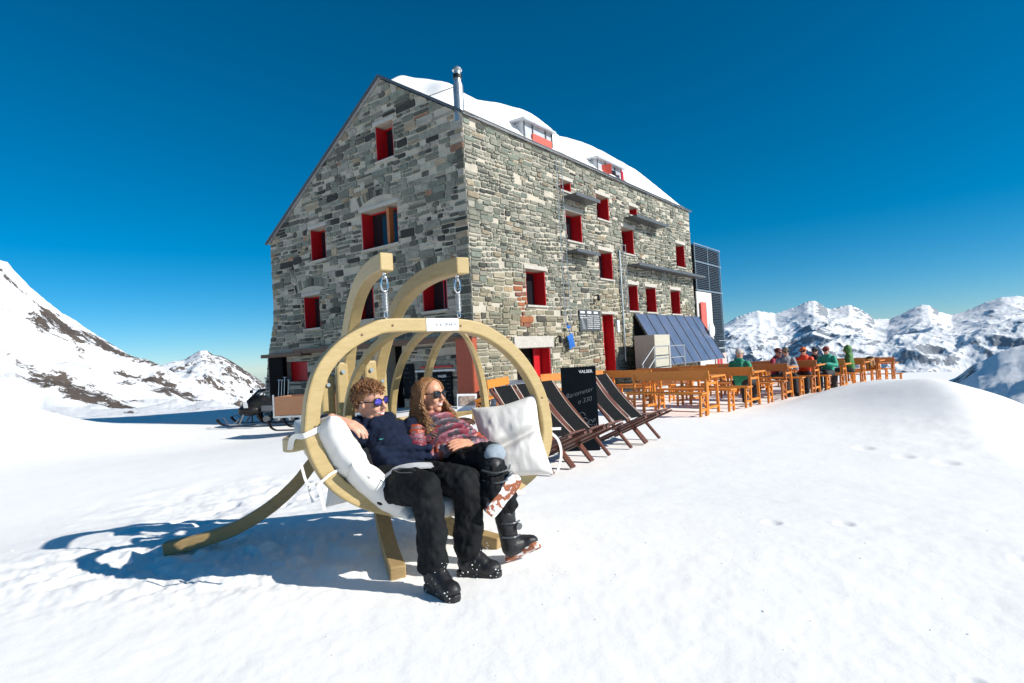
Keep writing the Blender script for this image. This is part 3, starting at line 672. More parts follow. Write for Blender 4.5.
# lamp bracket and small fittings
for (s, z) in ((7.2, 3.55), (4.3, 1.95)):
    mb = MB(); mb.tube([(s, -.02, z), (s, -.18, z + .05)], .02, 8); mb.capsule((s, -.2, z), .05, (s, -.2, z - .14), .07, 12); mb.build('wall_lamp', M['black'], hut)
# slatted annex
ann = empty('slatted_annex', tuple(bw(18.4, 0)), BROT, 'dark annex clad in horizontal metal louvres at the far end of the stone hut', 'annex')
mb = MB(); mb.span((0, .05, -1.2), (4.25, 7.5, 6.95)); mb.build('core', M['dark'], ann)
mb = MB(); z = 2.3
while z < 6.95:
    if z > 4.55 or True:
        x0 = 0.0 if z > 4.45 else 2.5
        mb.box(((x0 + 4.25) / 2, .0, z), (4.25 - x0, .09, .045), (.5, 0, 0))
    z += .10
z = -.8
while z < 2.3: mb.box((3.3, .0, z), (1.9, .09, .045), (.5, 0, 0)); z += .10
mb.build('louvres', simple('blue_grey_louvre', (.055, .085, .12), .4, .15, 6, 0, 40, .5), ann)
mb = MB()
for x in (0.05, 2.1, 4.2): mb.span((x - .03, -.06, 4.4 if x < 3 else -1), (x + .03, -.03, 6.98))
for z in (4.42, 6.0, 6.98): mb.span((-.05, -.085, z - .03), (4.3, -.03, z + .03))
mb.build('frame', M['metal'], ann)
mb = MB(); mb.span((0.0, -.02, -.8), (2.42, .04, 4.35)); mb.build('recess_wall', simple('pale_render', (.52, .52, .50), .8), ann)
mb = MB(); mb.span((.30, -.14, 1.9), (1.05, -.10, 3.75)); mb.build('shutter', M['red_light'], ann)
mb = MB(); mb.span((1.10, -.06, 1.9), (1.35, -.03, 3.75)); mb.build('pane', M['glass'], ann)
mb = MB(); mb.span((2.45, -.07, 1.1), (4.3, -.02, 1.2)); mb.span((1.9, -.5, 1.55), (3.6, -.45, 1.6)); mb.build('rail', M['metal'], ann)
mb = MB(); mb.span((2.3, -.10, -.6), (4.2, -.05, .85)); mb.build('base_panel', simple('pale_pink_panel', (.5, .40, .37), .7), ann)
for x in (2.5, 3.0): mb = MB(); mb.span((x, -.13, -.4), (x + .32, -.11, .7)); mb.build('base_shutter', M['red'], ann)
# solar array
sol = empty('solar_array', tuple(bw(10.5, 0, 0)), BROT, 'sloping row of blue solar panels leaning against the foot of the stone wall', 'solar panels')
W_ = 7.85; n_ = 7
for i in range(n_):
    a = i * W_ / n_; b = (i + 1) * W_ / n_
    tilt = math.atan2(2.3, 1.25); L_ = math.hypot(2.3, 1.25)
    mb = MB(); mb.box(((a + b) / 2, -.70, 1.77), (b - a - .03, L_, .05), (tilt, 0, 0)); p = mb.build('panel', M['solar'], sol)
    mb = MB()
    for x in (a + .01, b - .01): mb.box((x, -.70 - .02, 1.77 + .01), (.022, L_, .06), (tilt, 0, 0))
    mb.build('panel_frame', M['grey_metal'], p)
mb = MB(); mb.add([(-.02, -.05, .3), (-.02, -.05, 2.85), (-.02, -1.3, .55), (-.02, -1.3, .3), (.02, -.05, .3), (.02, -.05, 2.85), (.02, -1.3, .55), (.02, -1.3, .3)], [(0, 1, 2, 3), (7, 6, 5, 4), (0, 4, 5, 1), (1, 5, 6, 2), (2, 6, 7, 3), (3, 7, 4, 0)]); mb.build('side_panel', M['dark'], sol)
# raised platform with rails and plywood box
plat = empty('railed_platform', tuple(bw(7.6, 0, 0)), BROT, 'grey metal railed landing with steps below the solar panels', 'landing')
mb = MB(); mb.span((-.1, -2.2, .28), (3.2, -.06, .42)); mb.build('deck', M['grey_metal'], plat)
mb = MB()
for i in range(3): mb.span((-.35 * (i + 1) - .1, -2.1, .18 - i * .18), (-.35 * i - .1, -1.2, .22 - i * .18))
mb.build('steps', M['grey_metal'], plat)
mb = MB(); r_ = .022
for z in (.42 + .55, .42 + 1.02): mb.tube([(-1.0, -2.15, z - .62), (0.1, -2.15, z), (3.1, -2.15, z)], r_, 8)
for x in (.1, 1.5, 3.1): mb.tube([(x, -2.15, .4), (x, -2.15, 1.44)], r_, 8)
mb.tube([(-.95, -2.15, -.1), (-.95, -2.15, .82)], r_, 8)
mb.build('railing', M['metal'], plat)
bx_ = tag(MB(), ) if False else None
mb = MB(); mb.span((0, 0, 0), (1.55, .9, 1.5)); b_ = mb.build('equipment_box', simple('pale_plywood', (.46, .44, .36), .7, .1), None, bevel=.02); b_.location = bw(9.15, -1.55, .42); b_.rotation_euler.z = BROT
tag(b_, 'pale boxy equipment cabinet standing on the railed landing beside the solar panels', 'cabinet')
# satellite dish at the array's far end
sd = empty('satellite_dish', tuple(bw(18.5, -.7, 2.15)), BROT, 'small white round satellite dish beside the top right corner of the solar panels', 'satellite dish')
mb = MB(); mb.ell((0, 0, 0), (.42, .10, .42)); mb.build('dish', M['white'], sd, smooth=True)
mb = MB(); mb.tube([(0, .05, 0), (0, .7, -.1)], .03, 8); mb.tube([(0, 0, -.35), (.3, -.45, -.25)], .02, 6); mb.build('bracket', M['grey_metal'], sd)
# ------------------------------------------------------------------ hanging swing
ALF = R(35); SWO = Vector((-.43, 3.55, .2))
def P(a, n, z): return Vector((a, -n, z - .2))            # a = along the swing, n = forward, z = height above the terrace datum
E_ = Vector((math.cos(ALF), math.sin(ALF), 0)); N_ = Vector((math.sin(ALF), -math.cos(ALF), 0))
def swr(a, n, z=0): p = SWO + E_ * a + N_ * n; p.z = z; return p
def catmull(pts, k=8, closed=False):
    pts = [Vector(p) for p in pts]; n = len(pts); out = []
    for i in range(n if closed else n - 1):
        p0 = pts[(i - 1) % n] if closed or i > 0 else pts[0] * 2 - pts[1]; p1 = pts[i]; p2 = pts[(i + 1) % n]
        p3 = pts[(i + 2) % n] if closed or i + 2 < n else pts[-1] * 2 - pts[-2]
        for j in range(k):
            t = j / k; out.append(.5 * ((2 * p1) + (p2 - p0) * t + (2 * p0 - 5 * p1 + 4 * p2 - p3) * t * t + (3 * p1 - p0 - 3 * p2 + p3) * t ** 3))
    if not closed: out.append(pts[-1])
    return out
st = empty('swing_stand', SWO, ALF, 'pale laminated wood stand with two tall curved arms holding the hanging swing', 'swing stand')
for nm, tip, back in (('arm', (-.345, 0), (-.235, -1.12)), ('arm', (.155, 0), (.0, -1.12))):
    prof = [(-.035, 2.0), (.15, 2.0), (.33, 1.985), (.5, 1.945), (.66, 1.87), (.8, 1.76), (.93, 1.61), (1.04, 1.42), (1.10, 1.22), (1.12, 1.0), (1.09, .8), (1.02, .6), (.92, .45)]
    d = Vector((back[0] - tip[0], back[1] - tip[1])); Lp = d.length; d /= Lp
    pts = catmull([P(tip[0] + d.x * q, tip[1] + d.y * q, z) for q, z in prof], 4)
    side = Vector((d.y, d.x, 0)); side = Vector((-d.y * -1, 0, 0)) if False else Vector((math.copysign(1, 1) * abs(d.y), d.x, 0))
    mb = MB(); mb.sweep(pts, .085, .105, side=side.normalized()); mb.build(nm, M['pine'], st, bevel=.008)
J = (-.12, -.95)
legp = [(-.03, .235), (.15, .255), (.30, .285), (.46, .335), (.67, .45), (.85, .60), (.99, .76), (1.1, .93)]
for (fa, fn, sc_) in ((-.387, .047, .86), (.30, .03, .86), (-1.38, -1.5, 1.15), (1.10, -1.55, 1.1)):
    d = Vector((J[0] - fa, J[1] - fn)); Lh = d.length; d /= Lh; sq = Lh / 1.1
    if abs(fa) > 1: ctl = [(q * 1.0, z) for q, z in legp[:-1]] + [(1.25, .98)]
    else: ctl = [(q * sq * 1.04, z) for q, z in legp]
    pts = catmull([P(fa + d.x * q, fn + d.y * q, z) for q, z in ctl], 4)
    mb = MB(); mb.sweep(pts, .092, .085, side=Vector((-d.y, -d.x, 0)))
    mb.build('leg', M['pine_shaded'], st, bevel=.008)
# boards clamping the arms, with bolts
for a0, n0, top, w_ in ((-.30, -1.0, 1.44, .085), (-.095, -.98, 1.44, .095), (-.385, -1.08, 1.35, .10), (.02, -1.06, 1.35, .085)):
    mb = MB(); mb.box(P(a0, n0, (top + .62) / 2), (w_, .06, top - .62)); bd = mb.build('clamp_board', M['pine'], st, bevel=.015)
    for bz in (top - .07,):
        mb = MB(); mb.tube([P(a0, n0 + .025, bz), P(a0, n0 + .045, bz)], .014, 10); mb.build('bolt', M['chrome'], bd)
mb = MB(); mb.box(P(-.14, -1.04, .60), (.44, .10, .16)); mb.build('cross_block', M['pine_shaded'], st, bevel=.01)
# chains with carabiner, spring and shackle
for (a, nm) in ((-.355, 0), (.13, 1)):
    ch = empty('hanging_chain', swr(a, 0, 1.66), ALF, 'steel carabiner and spring hanging from the %s curved arm of the wooden stand' % ('left' if nm == 0 else 'right'), 'hanger', 'steel hangers between stand and swing')
    def link(mb, zc, w_, h_, r_, turn):
        pts = []
        for k in range(15):
            q = 2 * math.pi * k / 14; x = math.cos(q) * w_; z = zc + math.copysign(abs(math.sin(q)) ** .8, math.sin(q)) * h_
            pts.append((x, 0, z) if turn == 0 else (0, x, z))
        mb.tube(pts, r_, 6, False)
    mb = MB(); link(mb, .265, .012, .02, .004, 1); mb.build('eye_bolt', M['chrome'], ch, smooth=True)
    mb = MB(); link(mb, .215, .020, .045, .0055, 0); mb.build('carabiner', M['chrome'], ch, smooth=True)
    mb = MB(); pts = [(.016 * math.cos(k * .9), .016 * math.sin(k * .9), .165 - k * .0012) for k in range(95)]; mb.tube(pts, .0035, 5); mb.build('spring', M['metal'], ch, smooth=True)
    mb = MB(); mb.tube([(0, 0, .16), (0, 0, .05)], .0125, 8); mb.build('spring_core', M['white'], ch, smooth=True)
    mb = MB(); link(mb, .035, .010, .022, .004, 0); mb.build('shackle', M['chrome'], ch, smooth=True)
# the globe frame
sw = empty('hanging_swing', SWO, ALF, 'round pale wood double seat swing hanging from two chains, two people sitting in it', 'swing')
outer = [(-.853, 1.14), (-.856, 1.035), (-.815, .898), (-.727, .75), (-.567, .621), (-.35, .528), (-.144, .479), (.1, .462), (.33, .485), (.55, .55), (.70, .645), (.78, .78), (.80, .93), (.775, 1.098), (.72, 1.24), (.64, 1.365), (.54, 1.475), (.42, 1.565), (.28, 1.635), (.122, 1.665), (-.12, 1.672), (-.363, 1.672), (-.47, 1.645), (-.60, 1.585), (-.70, 1.51), (-.78, 1.41), (-.83, 1.28)]
cxr, czr = -.03, 1.07; cen = []
n_o = len(outer)
for i, p in enumerate(outer):
    q0, q1 = outer[i - 1], outer[(i + 1) % n_o]; t = Vector((q1[0] - q0[0], q1[1] - q0[1])).normalized(); nn = Vector((-t.y, t.x))
    if nn.dot(Vector((cxr - p[0], czr - p[1]))) < 0: nn = -nn
    cen.append((p[0] + nn.x * .042, p[1] + nn.y * .042))
ringpts = catmull([P(a, 0, z) for a, z in cen], 4, True)
mb = MB(); mb.sweep(ringpts, .078, .082, closed=True, side=(0, 1, 0)); mb.build('front_ring', M['pine'], sw, bevel=.01)
hoop = catmull([P(-.83, -.03, 1.02), P(-.875, -.12, 1.0), P(-.87, -.30, .985), P(-.76, -.50, .98), P(-.5, -.68, .98), P(-.05, -.75, .98), (P(.4, -.70, .98)), P(.70, -.52, .985), P(.86, -.28, 1.0), P(.84, -.08, 1.04), P(.775, -.02, 1.06)], 6)
mb = MB(); mb.sweep(hoop, .04, .075, up=(0, 0, 1)); mb.build('rear_hoop', M['pine'], sw, bevel=.008)
for (a0, a1, n1, wd) in ((-.17, -.38, -.70, .05), (.0, -.03, -.75, .045), (.15, .22, -.735, .045), (.12, .64, -.56, .05)):
    pts = []
    for k in range(15):
        t = k / 14 * math.pi / 2
        pts.append(P(a0 + (a1 - a0) * math.sin(t) ** 1.1, -.03 + (n1 + .03) * math.sin(t), .98 + (1.62 - .98) * math.cos(t) ** (1.0)))
    for k in range(1, 14):
        t = k / 13 * math.pi / 2
        pts.append(P(a1 * (1 - .25 * (1 - math.cos(t))), n1 + (-.05 - n1) * (1 - math.cos(t)), .98 - (.98 - .60) * math.sin(t)))
    mb = MB(); mb.sweep(pts, wd, .042, side=(1, .2 * (a1 > .5), 0)); mb.build('rib', M['pine'], sw, bevel=.006)
mb = MB(); mb.span(P(-.12, .037, 1.592), P(.10, .0425, 1.668)); pl = mb.build('name_plate', M['white'], sw)
mb = MB()
for k, (w_, h_) in enumerate(((.010, .014), (.004, .016), (.012, .012), (.004, .010), (0, 0), (.012, .018), (.005, .016), (.012, .012), (.010, .017), (.005, .012), (.012, .015))):
    if w_: mb.span(P(-.055 + k * .0125, .0427, 1.622), P(-.055 + k * .0125 + w_ * .7, .0434, 1.622 + h_))
mb.build('plate_lettering', M['grey_chalk'], pl)
for a, z in ((-.52, 1.58), (-.335, 1.63), (.115, 1.62), (.72, 1.12), (-.80, 1.1)):
    mb = MB(); mb.tube([P(a, .03, z), P(a, .042, z)], .007, 8); mb.build('screw', M['brown'], sw)
# cushions
def pillow(name, c, ax, ay, sx, sy, th, mat, parent, label=None, cat=None, seed=1, pinch=.10, fold=.012, crease=None):
    ax = Vector(ax).normalized(); ay = Vector(ay); ay = (ay - ax * ay.dot(ax)).normalized(); az = ax.cross(ay); n = 34
    u = np.linspace(-1, 1, n); A, B = np.meshgrid(u, u)
    prof = (1 - np.abs(A) ** 3.2) ** .55 * (1 - np.abs(B) ** 3.2) ** .55
    w = 1 - pinch * (1 - np.abs(A) ** 1.5) * (np.abs(B) ** 2); w2 = 1 - pinch * (1 - np.abs(B) ** 1.5) * (np.abs(A) ** 2)
    nz = fbm(A * 2.4 + seed, B * 2.4, 4, seed) - .5; nz2 = fbm(A * 5 + seed, B * 1.6, 3, seed + 3, .5, True) - .4
    edge = np.maximum(np.abs(A), np.abs(B)); rad = np.clip((edge - .55) / .45, 0, 1)
    puck = np.sin(A * 17 + seed) * np.sin(B * 15) * rad * .35
    mb = MB(); vs = []
    for sgn in (1, -1):
        hh = prof * th * (1 + .25 * nz) + fold * nz2 * prof ** .5 + fold * .5 * puck * prof ** .3
        if crease: hh = hh * (1 - .75 * np.exp(-((B - crease[0] - crease[1] * A) / .09) ** 2))
        X = A * w2 * sx; Y = B * w * sy; Z = hh * sgn
        vs += [Vector(c) + ax * X[i, j] + ay * Y[i, j] + az * Z[i, j] for i in range(n) for j in range(n)]
    fs = []
    for s_ in (0, 1):
        for i in range(n - 1):
            for j in range(n - 1):
                q = (s_ * n * n + i * n + j, s_ * n * n + i * n + j + 1, s_ * n * n + (i + 1) * n + j + 1, s_ * n * n + (i + 1) * n + j)
                fs.append(q if s_ == 0 else q[::-1])
    mb.add(vs, fs); o = mb.build(name, mat, parent, smooth=True)
    bm = bmesh.new(); bm.from_mesh(o.data); bmesh.ops.remove_doubles(bm, verts=bm.verts, dist=.0006); bm.to_mesh(o.data); bm.free()
    o.data.polygons.foreach_set('use_smooth', [True] * len(o.data.polygons))
    q = o.modifiers.new('u', 'SUBSURF'); q.levels = 1; q.render_levels = 1
    if label: tag(o, label, cat)
    return o
cu = empty('swing_cushion', SWO, ALF, 'white cotton cushions lining the left side and seat of the swing, tied with tapes', 'cushion', 'white cushions in the swing')
def dirp(a, n, z): return Vector((a, -n, z))
pillow('cushion_lobe', P(-.665, -.15, .955), dirp(.48, .05, -.86), dirp(.05, 1, .12), .205, .30, .10, M['canvas'], cu, seed=3)
pillow('cushion_lobe', P(-.45, -.14, .70), dirp(1, .05, -.86), dirp(.02, 1, .05), .275, .31, .095, M['canvas'], cu, seed=5)
pillow('cushion_lobe', P(-.02, -.05, .575), dirp(1, 0, .0), dirp(0, 1, .02), .40, .34, .075, M['canvas'], cu, seed=8)
pillow('cushion_lobe', P(-.05, -.50, .78), dirp(1, 0, .0), dirp(0, .42, -1), .60, .24, .08, M['canvas'], cu, seed=9)
cur = empty('swing_cushion', SWO, ALF, 'white cotton cushion with a deep crease propped upright at the right end of the swing', 'cushion', 'white cushions in the swing')
pillow('cushion_body', P(.515, -.06, .85), dirp(1, .8, .22), dirp(.12, -.28, 1), .235, .285, .12, M['canvas'], cur, seed=11, pinch=.13, fold=.010, crease=(-.05, .22))
# tapes
def tape(pts, parent, w_=.014): mb = MB(); mb.sweep(catmull(pts, 5), w_, .004, up=(.3, 1, .2)); mb.build('tie_tape', M['tie'], parent)
tape([P(-.70, .04, 1.12), P(-.78, .05, 1.09), P(-.86, .04, 1.06), P(-.895, -.04, 1.05), P(-.90, -.10, .98)], cu, .03)
tape([P(-.66, .03, .86), P(-.73, .05, .845), P(-.80, .04, .80), P(-.83, -.02, .79), P(-.82, .0, .70)], cu)
tape([P(-.80, .045, .80), P(-.79, .05, .74), P(-.775, .05, .66)], cu, .016); tape([P(-.82, .045, .80), P(-.86, .05, .82), P(-.88, .03, .92)], cu)
tape([P(.74, .02, .90), P(.80, .04, .90), P(.86, .05, .895)], cur, .018)
tape([P(.78, .03, .88), P(.83, .05, .82), P(.85, .05, .72), P(.81, .05, .61)], cur, .018)
# ------------------------------------------------------------------ people
def skinmat(name, c):
    t = NT(name); co = t.co(); n = t.noise(14, 4, .6, co)
    t.L(t.ramp(n.outputs['Fac'], [(.3, tuple(x * .88 for x in c)), (.7, tuple(min(1, x * 1.08) for x in c))]), t.b.inputs['Base Color'])
    t.b.inputs['Roughness'].default_value = .5; t.b.inputs['Subsurface Weight'].default_value = .12; t.b.inputs['Subsurface Radius'].default_value = (.01, .004, .002); t.b.inputs['Subsurface Scale'].default_value = .4
    return t.mat
def ombre():
    t = NT('sun_bleached_brown_hair'); co = t.co('Object'); sp = t.N('ShaderNodeSeparateXYZ'); t.L(co, sp.inputs[0])
    n = t.noise(30, 4, .6, co); m = t.N('ShaderNodeMath', operation='MULTIPLY_ADD'); t.L(n.outputs['Fac'], m.inputs[0]); m.inputs[1].default_value = .30; t.L(sp.outputs['Z'], m.inputs[2])
    t.L(t.ramp(m.outputs[0], [(.86, (.42, .25, .11)), (1.02, (.30, .145, .055)), (1.16, (.13, .055, .022))]) if False else t.ramp(m.outputs[0], [(.90, (.55, .35, .17)), (.97, (.42, .24, .10)), (1.0, (.26, .125, .05))]), t.b.inputs['Base Color'])
    t.b.inputs['Roughness'].default_value = .5; return t.mat
def cloth(name, c, rough=.85, var=.2, scale=12, bump=.35, bs=45, bdist=.006): return simple(name, c, rough, var, scale, bump, bs, bdist=bdist)
M['skin_m'] = skinmat('fair_skin', (.62, .33, .23)); M['skin_w'] = skinmat('tanned_skin', (.60, .29, .18)); M['lips'] = simple('lips', (.42, .12, .10), .45, .1); M['teeth'] = simple('teeth', (.75, .72, .66), .3, .03)
M['navy'] = cloth('navy_fleece', (.008, .014, .034), .95, .25, 9, .5, 26); M['trouser'] = cloth('black_ski_fabric', (.007, .008, .0095), .8, .3, 7, .6, 16)
M['boot'] = cloth('black_boot', (.009, .009, .011), .5, .4, 30, .3, 60); M['hair_b'] = simple('auburn_hair', (.24, .11, .045), .5, .55, 26, 0); M['hair_w'] = ombre()
M['lens_v'] = simple('violet_mirror_lens', (.12, .10, .55), .08, .3, 25, 0, 40, .7); M['lens_b'] = simple('dark_lens', (.01, .012, .016), .06, .2, 20)
M['greyliner'] = cloth('pale_grey_lining', (.40, .41, .43), .8)
M['snow_clump'] = simple('stuck_snow', (.82, .84, .87), .8, .05, 20, .6, 60, bdist=.006)
def puffer_mat():
    t = NT('patterned_puffer_fabric'); co = t.co('Object', (1, 1, 1.3)); n = t.noise(4.2, 1.0, .5, co, .1)
    t.L(t.ramp(n.outputs['Fac'], [(0, (.14, .015, .03)), (.34, (.20, .035, .055)), (.41, (.075, .06, .075)), (.46, (.25, .085, .115)), (.53, (.32, .055, .022)), (.58, (.17, .12, .135)), (.64, (.22, .03, .05)), (.70, (.035, .06, .075))], 'CONSTANT'), t.b.inputs['Base Color'])
    t.b.inputs['Roughness'].default_value = .45; t.bump(t.noise(30, 4, .6, t.co()).outputs['Fac'], .5, .008); return t.mat
M['puffer'] = puffer_mat()
for k_ in ('trouser', 'navy'): M[k_].node_tree.nodes['Principled BSDF'].inputs['Specular IOR Level'].default_value = .2
def sole_mat():
    t = NT('orange_sole_with_packed_snow'); co = t.co(); n = t.noise(11, 3, .5, co)
    t.L(t.ramp(n.outputs['Fac'], [(.43, (.80, .80, .80)), (.47, (.36, .12, .05)), (.54, (.25, .07, .03)), (.57, (.78, .77, .76))]), t.b.inputs['Base Color'])
    t.b.inputs['Roughness'].default_value = .7; t.bump(n.outputs['Fac'], .6, .01); return t.mat
M['sole'] = sole_mat()
def headmat(f, up):
    f = Vector(f).normalized(); up = Vector(up); up = (up - f * up.dot(f)).normalized(); r = f.cross(up)
    return Matrix((r, f, up)).transposed()
def head(mb, c, H, s=1.0, female=False):
    c = Vector(c)
    def h(x, y, z): return c + H @ Vector((x * s, y * s, z * s))
    def e(p, r, M_=None): mb.ell(h(*p), tuple(q * s for q in r), H if M_ is None else M_)
    e((0, -.012, .032), (.073, .092, .084)); e((0, .026, -.035), (.056, .060, .070)); e((0, -.02, -.02), (.066, .072, .07))
    e((0, .058, -.092), (.026, .022, .020)); e((0, .076, .030), (.048, .016, .012)); e((.033, .062, -.028), (.022, .020, .022)); e((-.033, .062, -.028), (.022, .020, .022))
    mb.capsule(h(0, .083, .018), .008 * s, h(0, .106, -.020), .0125 * s, 12); e((.011, .092, -.026), (.008, .010, .007)); e((-.011, .092, -.026), (.008, .010, .007))
    e((0, .080, -.052), (.024, .010, .007)); e((0, .079, -.066), (.020, .010, .007))
    for q in (-1, 1): e((q * .074, -.006, -.008), (.009, .018, .030)); e((q * .03, -.01, -.06), (.03, .05, .03))
    e((.045, .02, -.075), (.016, .03, .018)); e((-.045, .02, -.075), (.016, .03, .018))
def paint_face(o, c, H, s=1.0, smile=True):
    me = o.data; c = Vector(c); Hi = H.transposed()
    for p in me.polygons:
        q = Hi @ (Vector(p.center) - c) / s
        if q.y > .05 and abs(q.x) < .034:
            x = q.x; zc = -.059 + (x / .03) ** 2 * .010 if smile else -.059
            if abs(q.z - zc) < .0055 * (1 - (x / .036) ** 2) and smile: p.material_index = 2
            elif abs(q.z - zc) < .0125 * (1 - (x / .036) ** 2): p.material_index = 1
def hand(mb, w, d, back, thumb=1, curl=.5, s=1.0, spread=.12):
    """w wrist, d towards the knuckles, back = back-of-hand normal; thumb=+1: thumb on side d x back"""
    w = Vector(w); d = Vector(d).normalized(); b = Vector(back); b = (b - d * b.dot(d)).normalized(); r = d.cross(b) * thumb
    palm = w + d * .045 * s
    for k in (-1.2, -.4, .4, 1.2): mb.capsule(w + r * k * .012 * s, .015 * s, w + d * .085 * s + r * k * .019 * s, .0125 * s, 10)
    for k, L in ((1.5, .070), (.5, .078), (-.5, .073), (-1.5, .058)):
        p = w + d * .088 * s + r * k * .0195 * s; ang = curl * .55; dd = d + r * k * spread * .25
        for j, fr in enumerate((.45, .32, .23)):
            dd = (Matrix.Rotation(0, 3, 'X') @ dd).normalized(); dd2 = (dd * math.cos(ang) - b * math.sin(ang)).normalized()
            q = p + dd2 * L * fr * 1.15 * s; mb.capsule(p, (.0095 - .0009 * j) * s, q, (.0088 - .0011 * j) * s, 10); p = q; dd = dd2; ang = curl * .75
            b_ = b
    p = w + r * .018 * s + d * .015 * s - b * .006 * s
    for L, a_ in ((.040, .9), (.032, .55), (.026, .3)):
        dd = (d * math.cos(a_) + r * math.sin(a_) - b * .25).normalized(); q = p + dd * L * s; mb.capsule(p, .0115 * s, q, .0098 * s, 10); p = q
def strands(mb, roots, seg=4):
    for pts, r0 in roots:
        n = len(pts); mb.tube(pts, [r0 * (1 - .75 * (i / (n - 1)) ** 2) for i in range(n)], seg)
def sunglasses(c, H, s, parent, lens, frame, name='sunglasses'):
    def h(x, y, z): return Vector(c) + H @ Vector((x * s, y * s, z * s))
    mb = MB()
    for q in (-1, 1):
        pts = [h(q * (.033 + .025 * math.cos(t)), .096 - .012 * abs(math.cos(t) * .5 + .5 * 1) * 1.0 - .004, .013 + .021 * math.copysign(abs(math.sin(t)) ** .7, math.sin(t))) for t in [2 * math.pi * k / 18 for k in range(19)]]
        mb.tube(pts, .0042 * s, 6, False); mb.tube([h(q * .058, .086, .020), h(q * .076, .04, .018), h(q * .078, -.02, .012)], .0035 * s, 6)
    mb.tube([h(-.010, .098, .022), h(.010, .098, .022)], .003 * s, 6)
    g_ = mb.build(name, frame, parent, smooth=True)
    for q in (-1, 1):
        mb = MB(); mb.ell(h(q * .033, .088, .014), (.026 * s, .0045 * s, .0205 * s), H @ Matrix.Rotation(-q * .22, 3, 'Z'), 16, 10); mb.build('lens', lens, g_, smooth=True)
def boot(parent, ankle, heel, toe, shaft_top, sole_n, clump=True, label=None, mat=None, solemat=None):
    """snow boot: shaft from shaft_top to ankle, foot heel->toe, sole facing sole_n"""
    A = Vector(ankle); Hh = Vector(heel); T = Vector(toe); S = Vector(shaft_top); n = Vector(sole_n).normalized()
    f = (T - Hh).normalized(); n = (n - f * n.dot(f)).normalized(); mid = Hh + (T - Hh) * .35; L = (T - Hh).length
    mb = MB(); up = -n
    mb.chain([S, A + (S - A) * .35, A, Hh + f * .05 + up * .065], [.062, .055, .056, .052], 16)
    mb.capsule(A + f * .02, .054, Hh + f * L * .62 + up * .055, .046, 16); mb.capsule(Hh + f * .045 + up * .045, .042, T - f * .05 + up * .040, .046, 16)
    mb.ell(T - f * .065 + up * .042, (.055, .068, .042), headmat(f, up))
    b = mb.remesh('boot', mat or M['boot'], parent, .007, 3, .5, [(.006, .03)])
    mb = MB(); H2 = headmat(f, up); pr = [(-.5, .030), (-.46, .040), (-.3, .043), (-.05, .041), (.15, .048), (.32, .050), (.43, .040), (.5, .018)]
    vs = []; c = (Hh + T) / 2
    for zz in (.016, -.020):
        for sg in (1, -1):
            for (y, x) in (pr if sg == 1 else pr[::-1]): vs.append(c + H2 @ Vector((x * sg * .90, y * (L + .005), zz + .010)))
    k = len(pr) * 2; mb.add(vs, [tuple(range(k)), tuple(range(2 * k - 1, k - 1, -1))] + [(i, i + k, (i + 1) % k + k, (i + 1) % k) for i in range(k)])
    mb.build('sole', solemat or M['boot'], b, bevel=.004)
    mb = MB(); sd = H2 @ Vector((1, 0, 0))
    for t_ in (.25, .5, .72): p0 = A * (1 - t_) + (Hh + f * L * .7) * t_ + up * (.035 + .02 * t_); mb.tube([p0 - sd * .055 - up * .012, p0 + up * .022, p0 + sd * .055 - up * .012], .0045, 5)
    q = S * .45 + A * .55; mb.tube([q - sd * .058 + f * .01, q + f * .064, q + sd * .058 + f * .01], .008, 6); mb.build('boot_laces', M['grey_metal'], b)
    if clump:
        mb = MB(); r = random.Random(int(ankle[0] * 1000))
        for i in range(60):
            y = r.uniform(-.5, .52); x = r.choice((-1, 1)) * r.uniform(.03, .05); p = c + H2 @ Vector((x, y * L, r.uniform(-.012, .03) if r.random() < .7 else r.uniform(.03, .07)))
            s_ = r.uniform(.0015, .0055); mb.ell(p, (s_, s_, s_ * .7), None, 6, 4)
        for i in range(26):
            p = A + f * r.uniform(.0, .09) + sd * r.uniform(-.04, .04) + up * r.uniform(.0, .06); mb.ell(p + f * .02, (.0028, .0028, .002), None, 6, 4)
        mb.build('stuck_snow', M['snow_clump'], b)
    return b
# ---- man
man = empty('person', SWO, ALF, 'man in a navy hoodie and violet sunglasses sitting at the left of the swing', 'person', 'two people in the swing')
HM = headmat(dirp(.42, .90, -.05), dirp(-.10, .06, 1)); hc = P(-.350, -.315, 1.175)
mb = MB(); head(mb, hc, HM, 1.05)
mb.chain([hc + HM @ Vector((0, -.02, -.05)), P(-.33, -.31, 1.03), P(-.31, -.27, .95)], [.054, .054, .07])
mb.chain([P(-.30, -.25, .95), P(-.30, -.14, .84), P(-.30, -.02, .73)], [.105, .10, .10], flat=(dirp(0, .7, .7), .75))
mb.chain([P(-.48, -.25, 1.0), P(-.72, -.27, .99), P(-.68, -.06, 1.125)], [.06, .045, .030]); mb.chain([P(-.11, -.27, 1.0), P(.08, -.42, .93), P(.28, -.44, .98)], [.055, .045, .03])
hand(mb, P(-.672, -.03, 1.125), dirp(.62, .55, -.30), dirp(.25, .45, .9), -1, .5, 1.2); hand(mb, P(.28, -.44, .98), dirp(1, .1, .0), dirp(0, -.5, 1), 1, .5)
for hx, kx, kn, kz, ax_, an in ((-.39, -.33, .37, .735, -.322, .365), (-.22, -.06, .32, .72, -.068, .29)):
    mb.chain([P(hx, .0, .72), P(kx, kn, kz), P(ax_, an, .34), P(ax_, an + .03, .27)], [.085, .06, .042, .04])
mb.capsule(P(-.322, .365, .28), .035, P(-.322, .48, .25), .026); mb.capsule(P(-.068, .29, .28), .035, P(.02, .38, .245), .028)
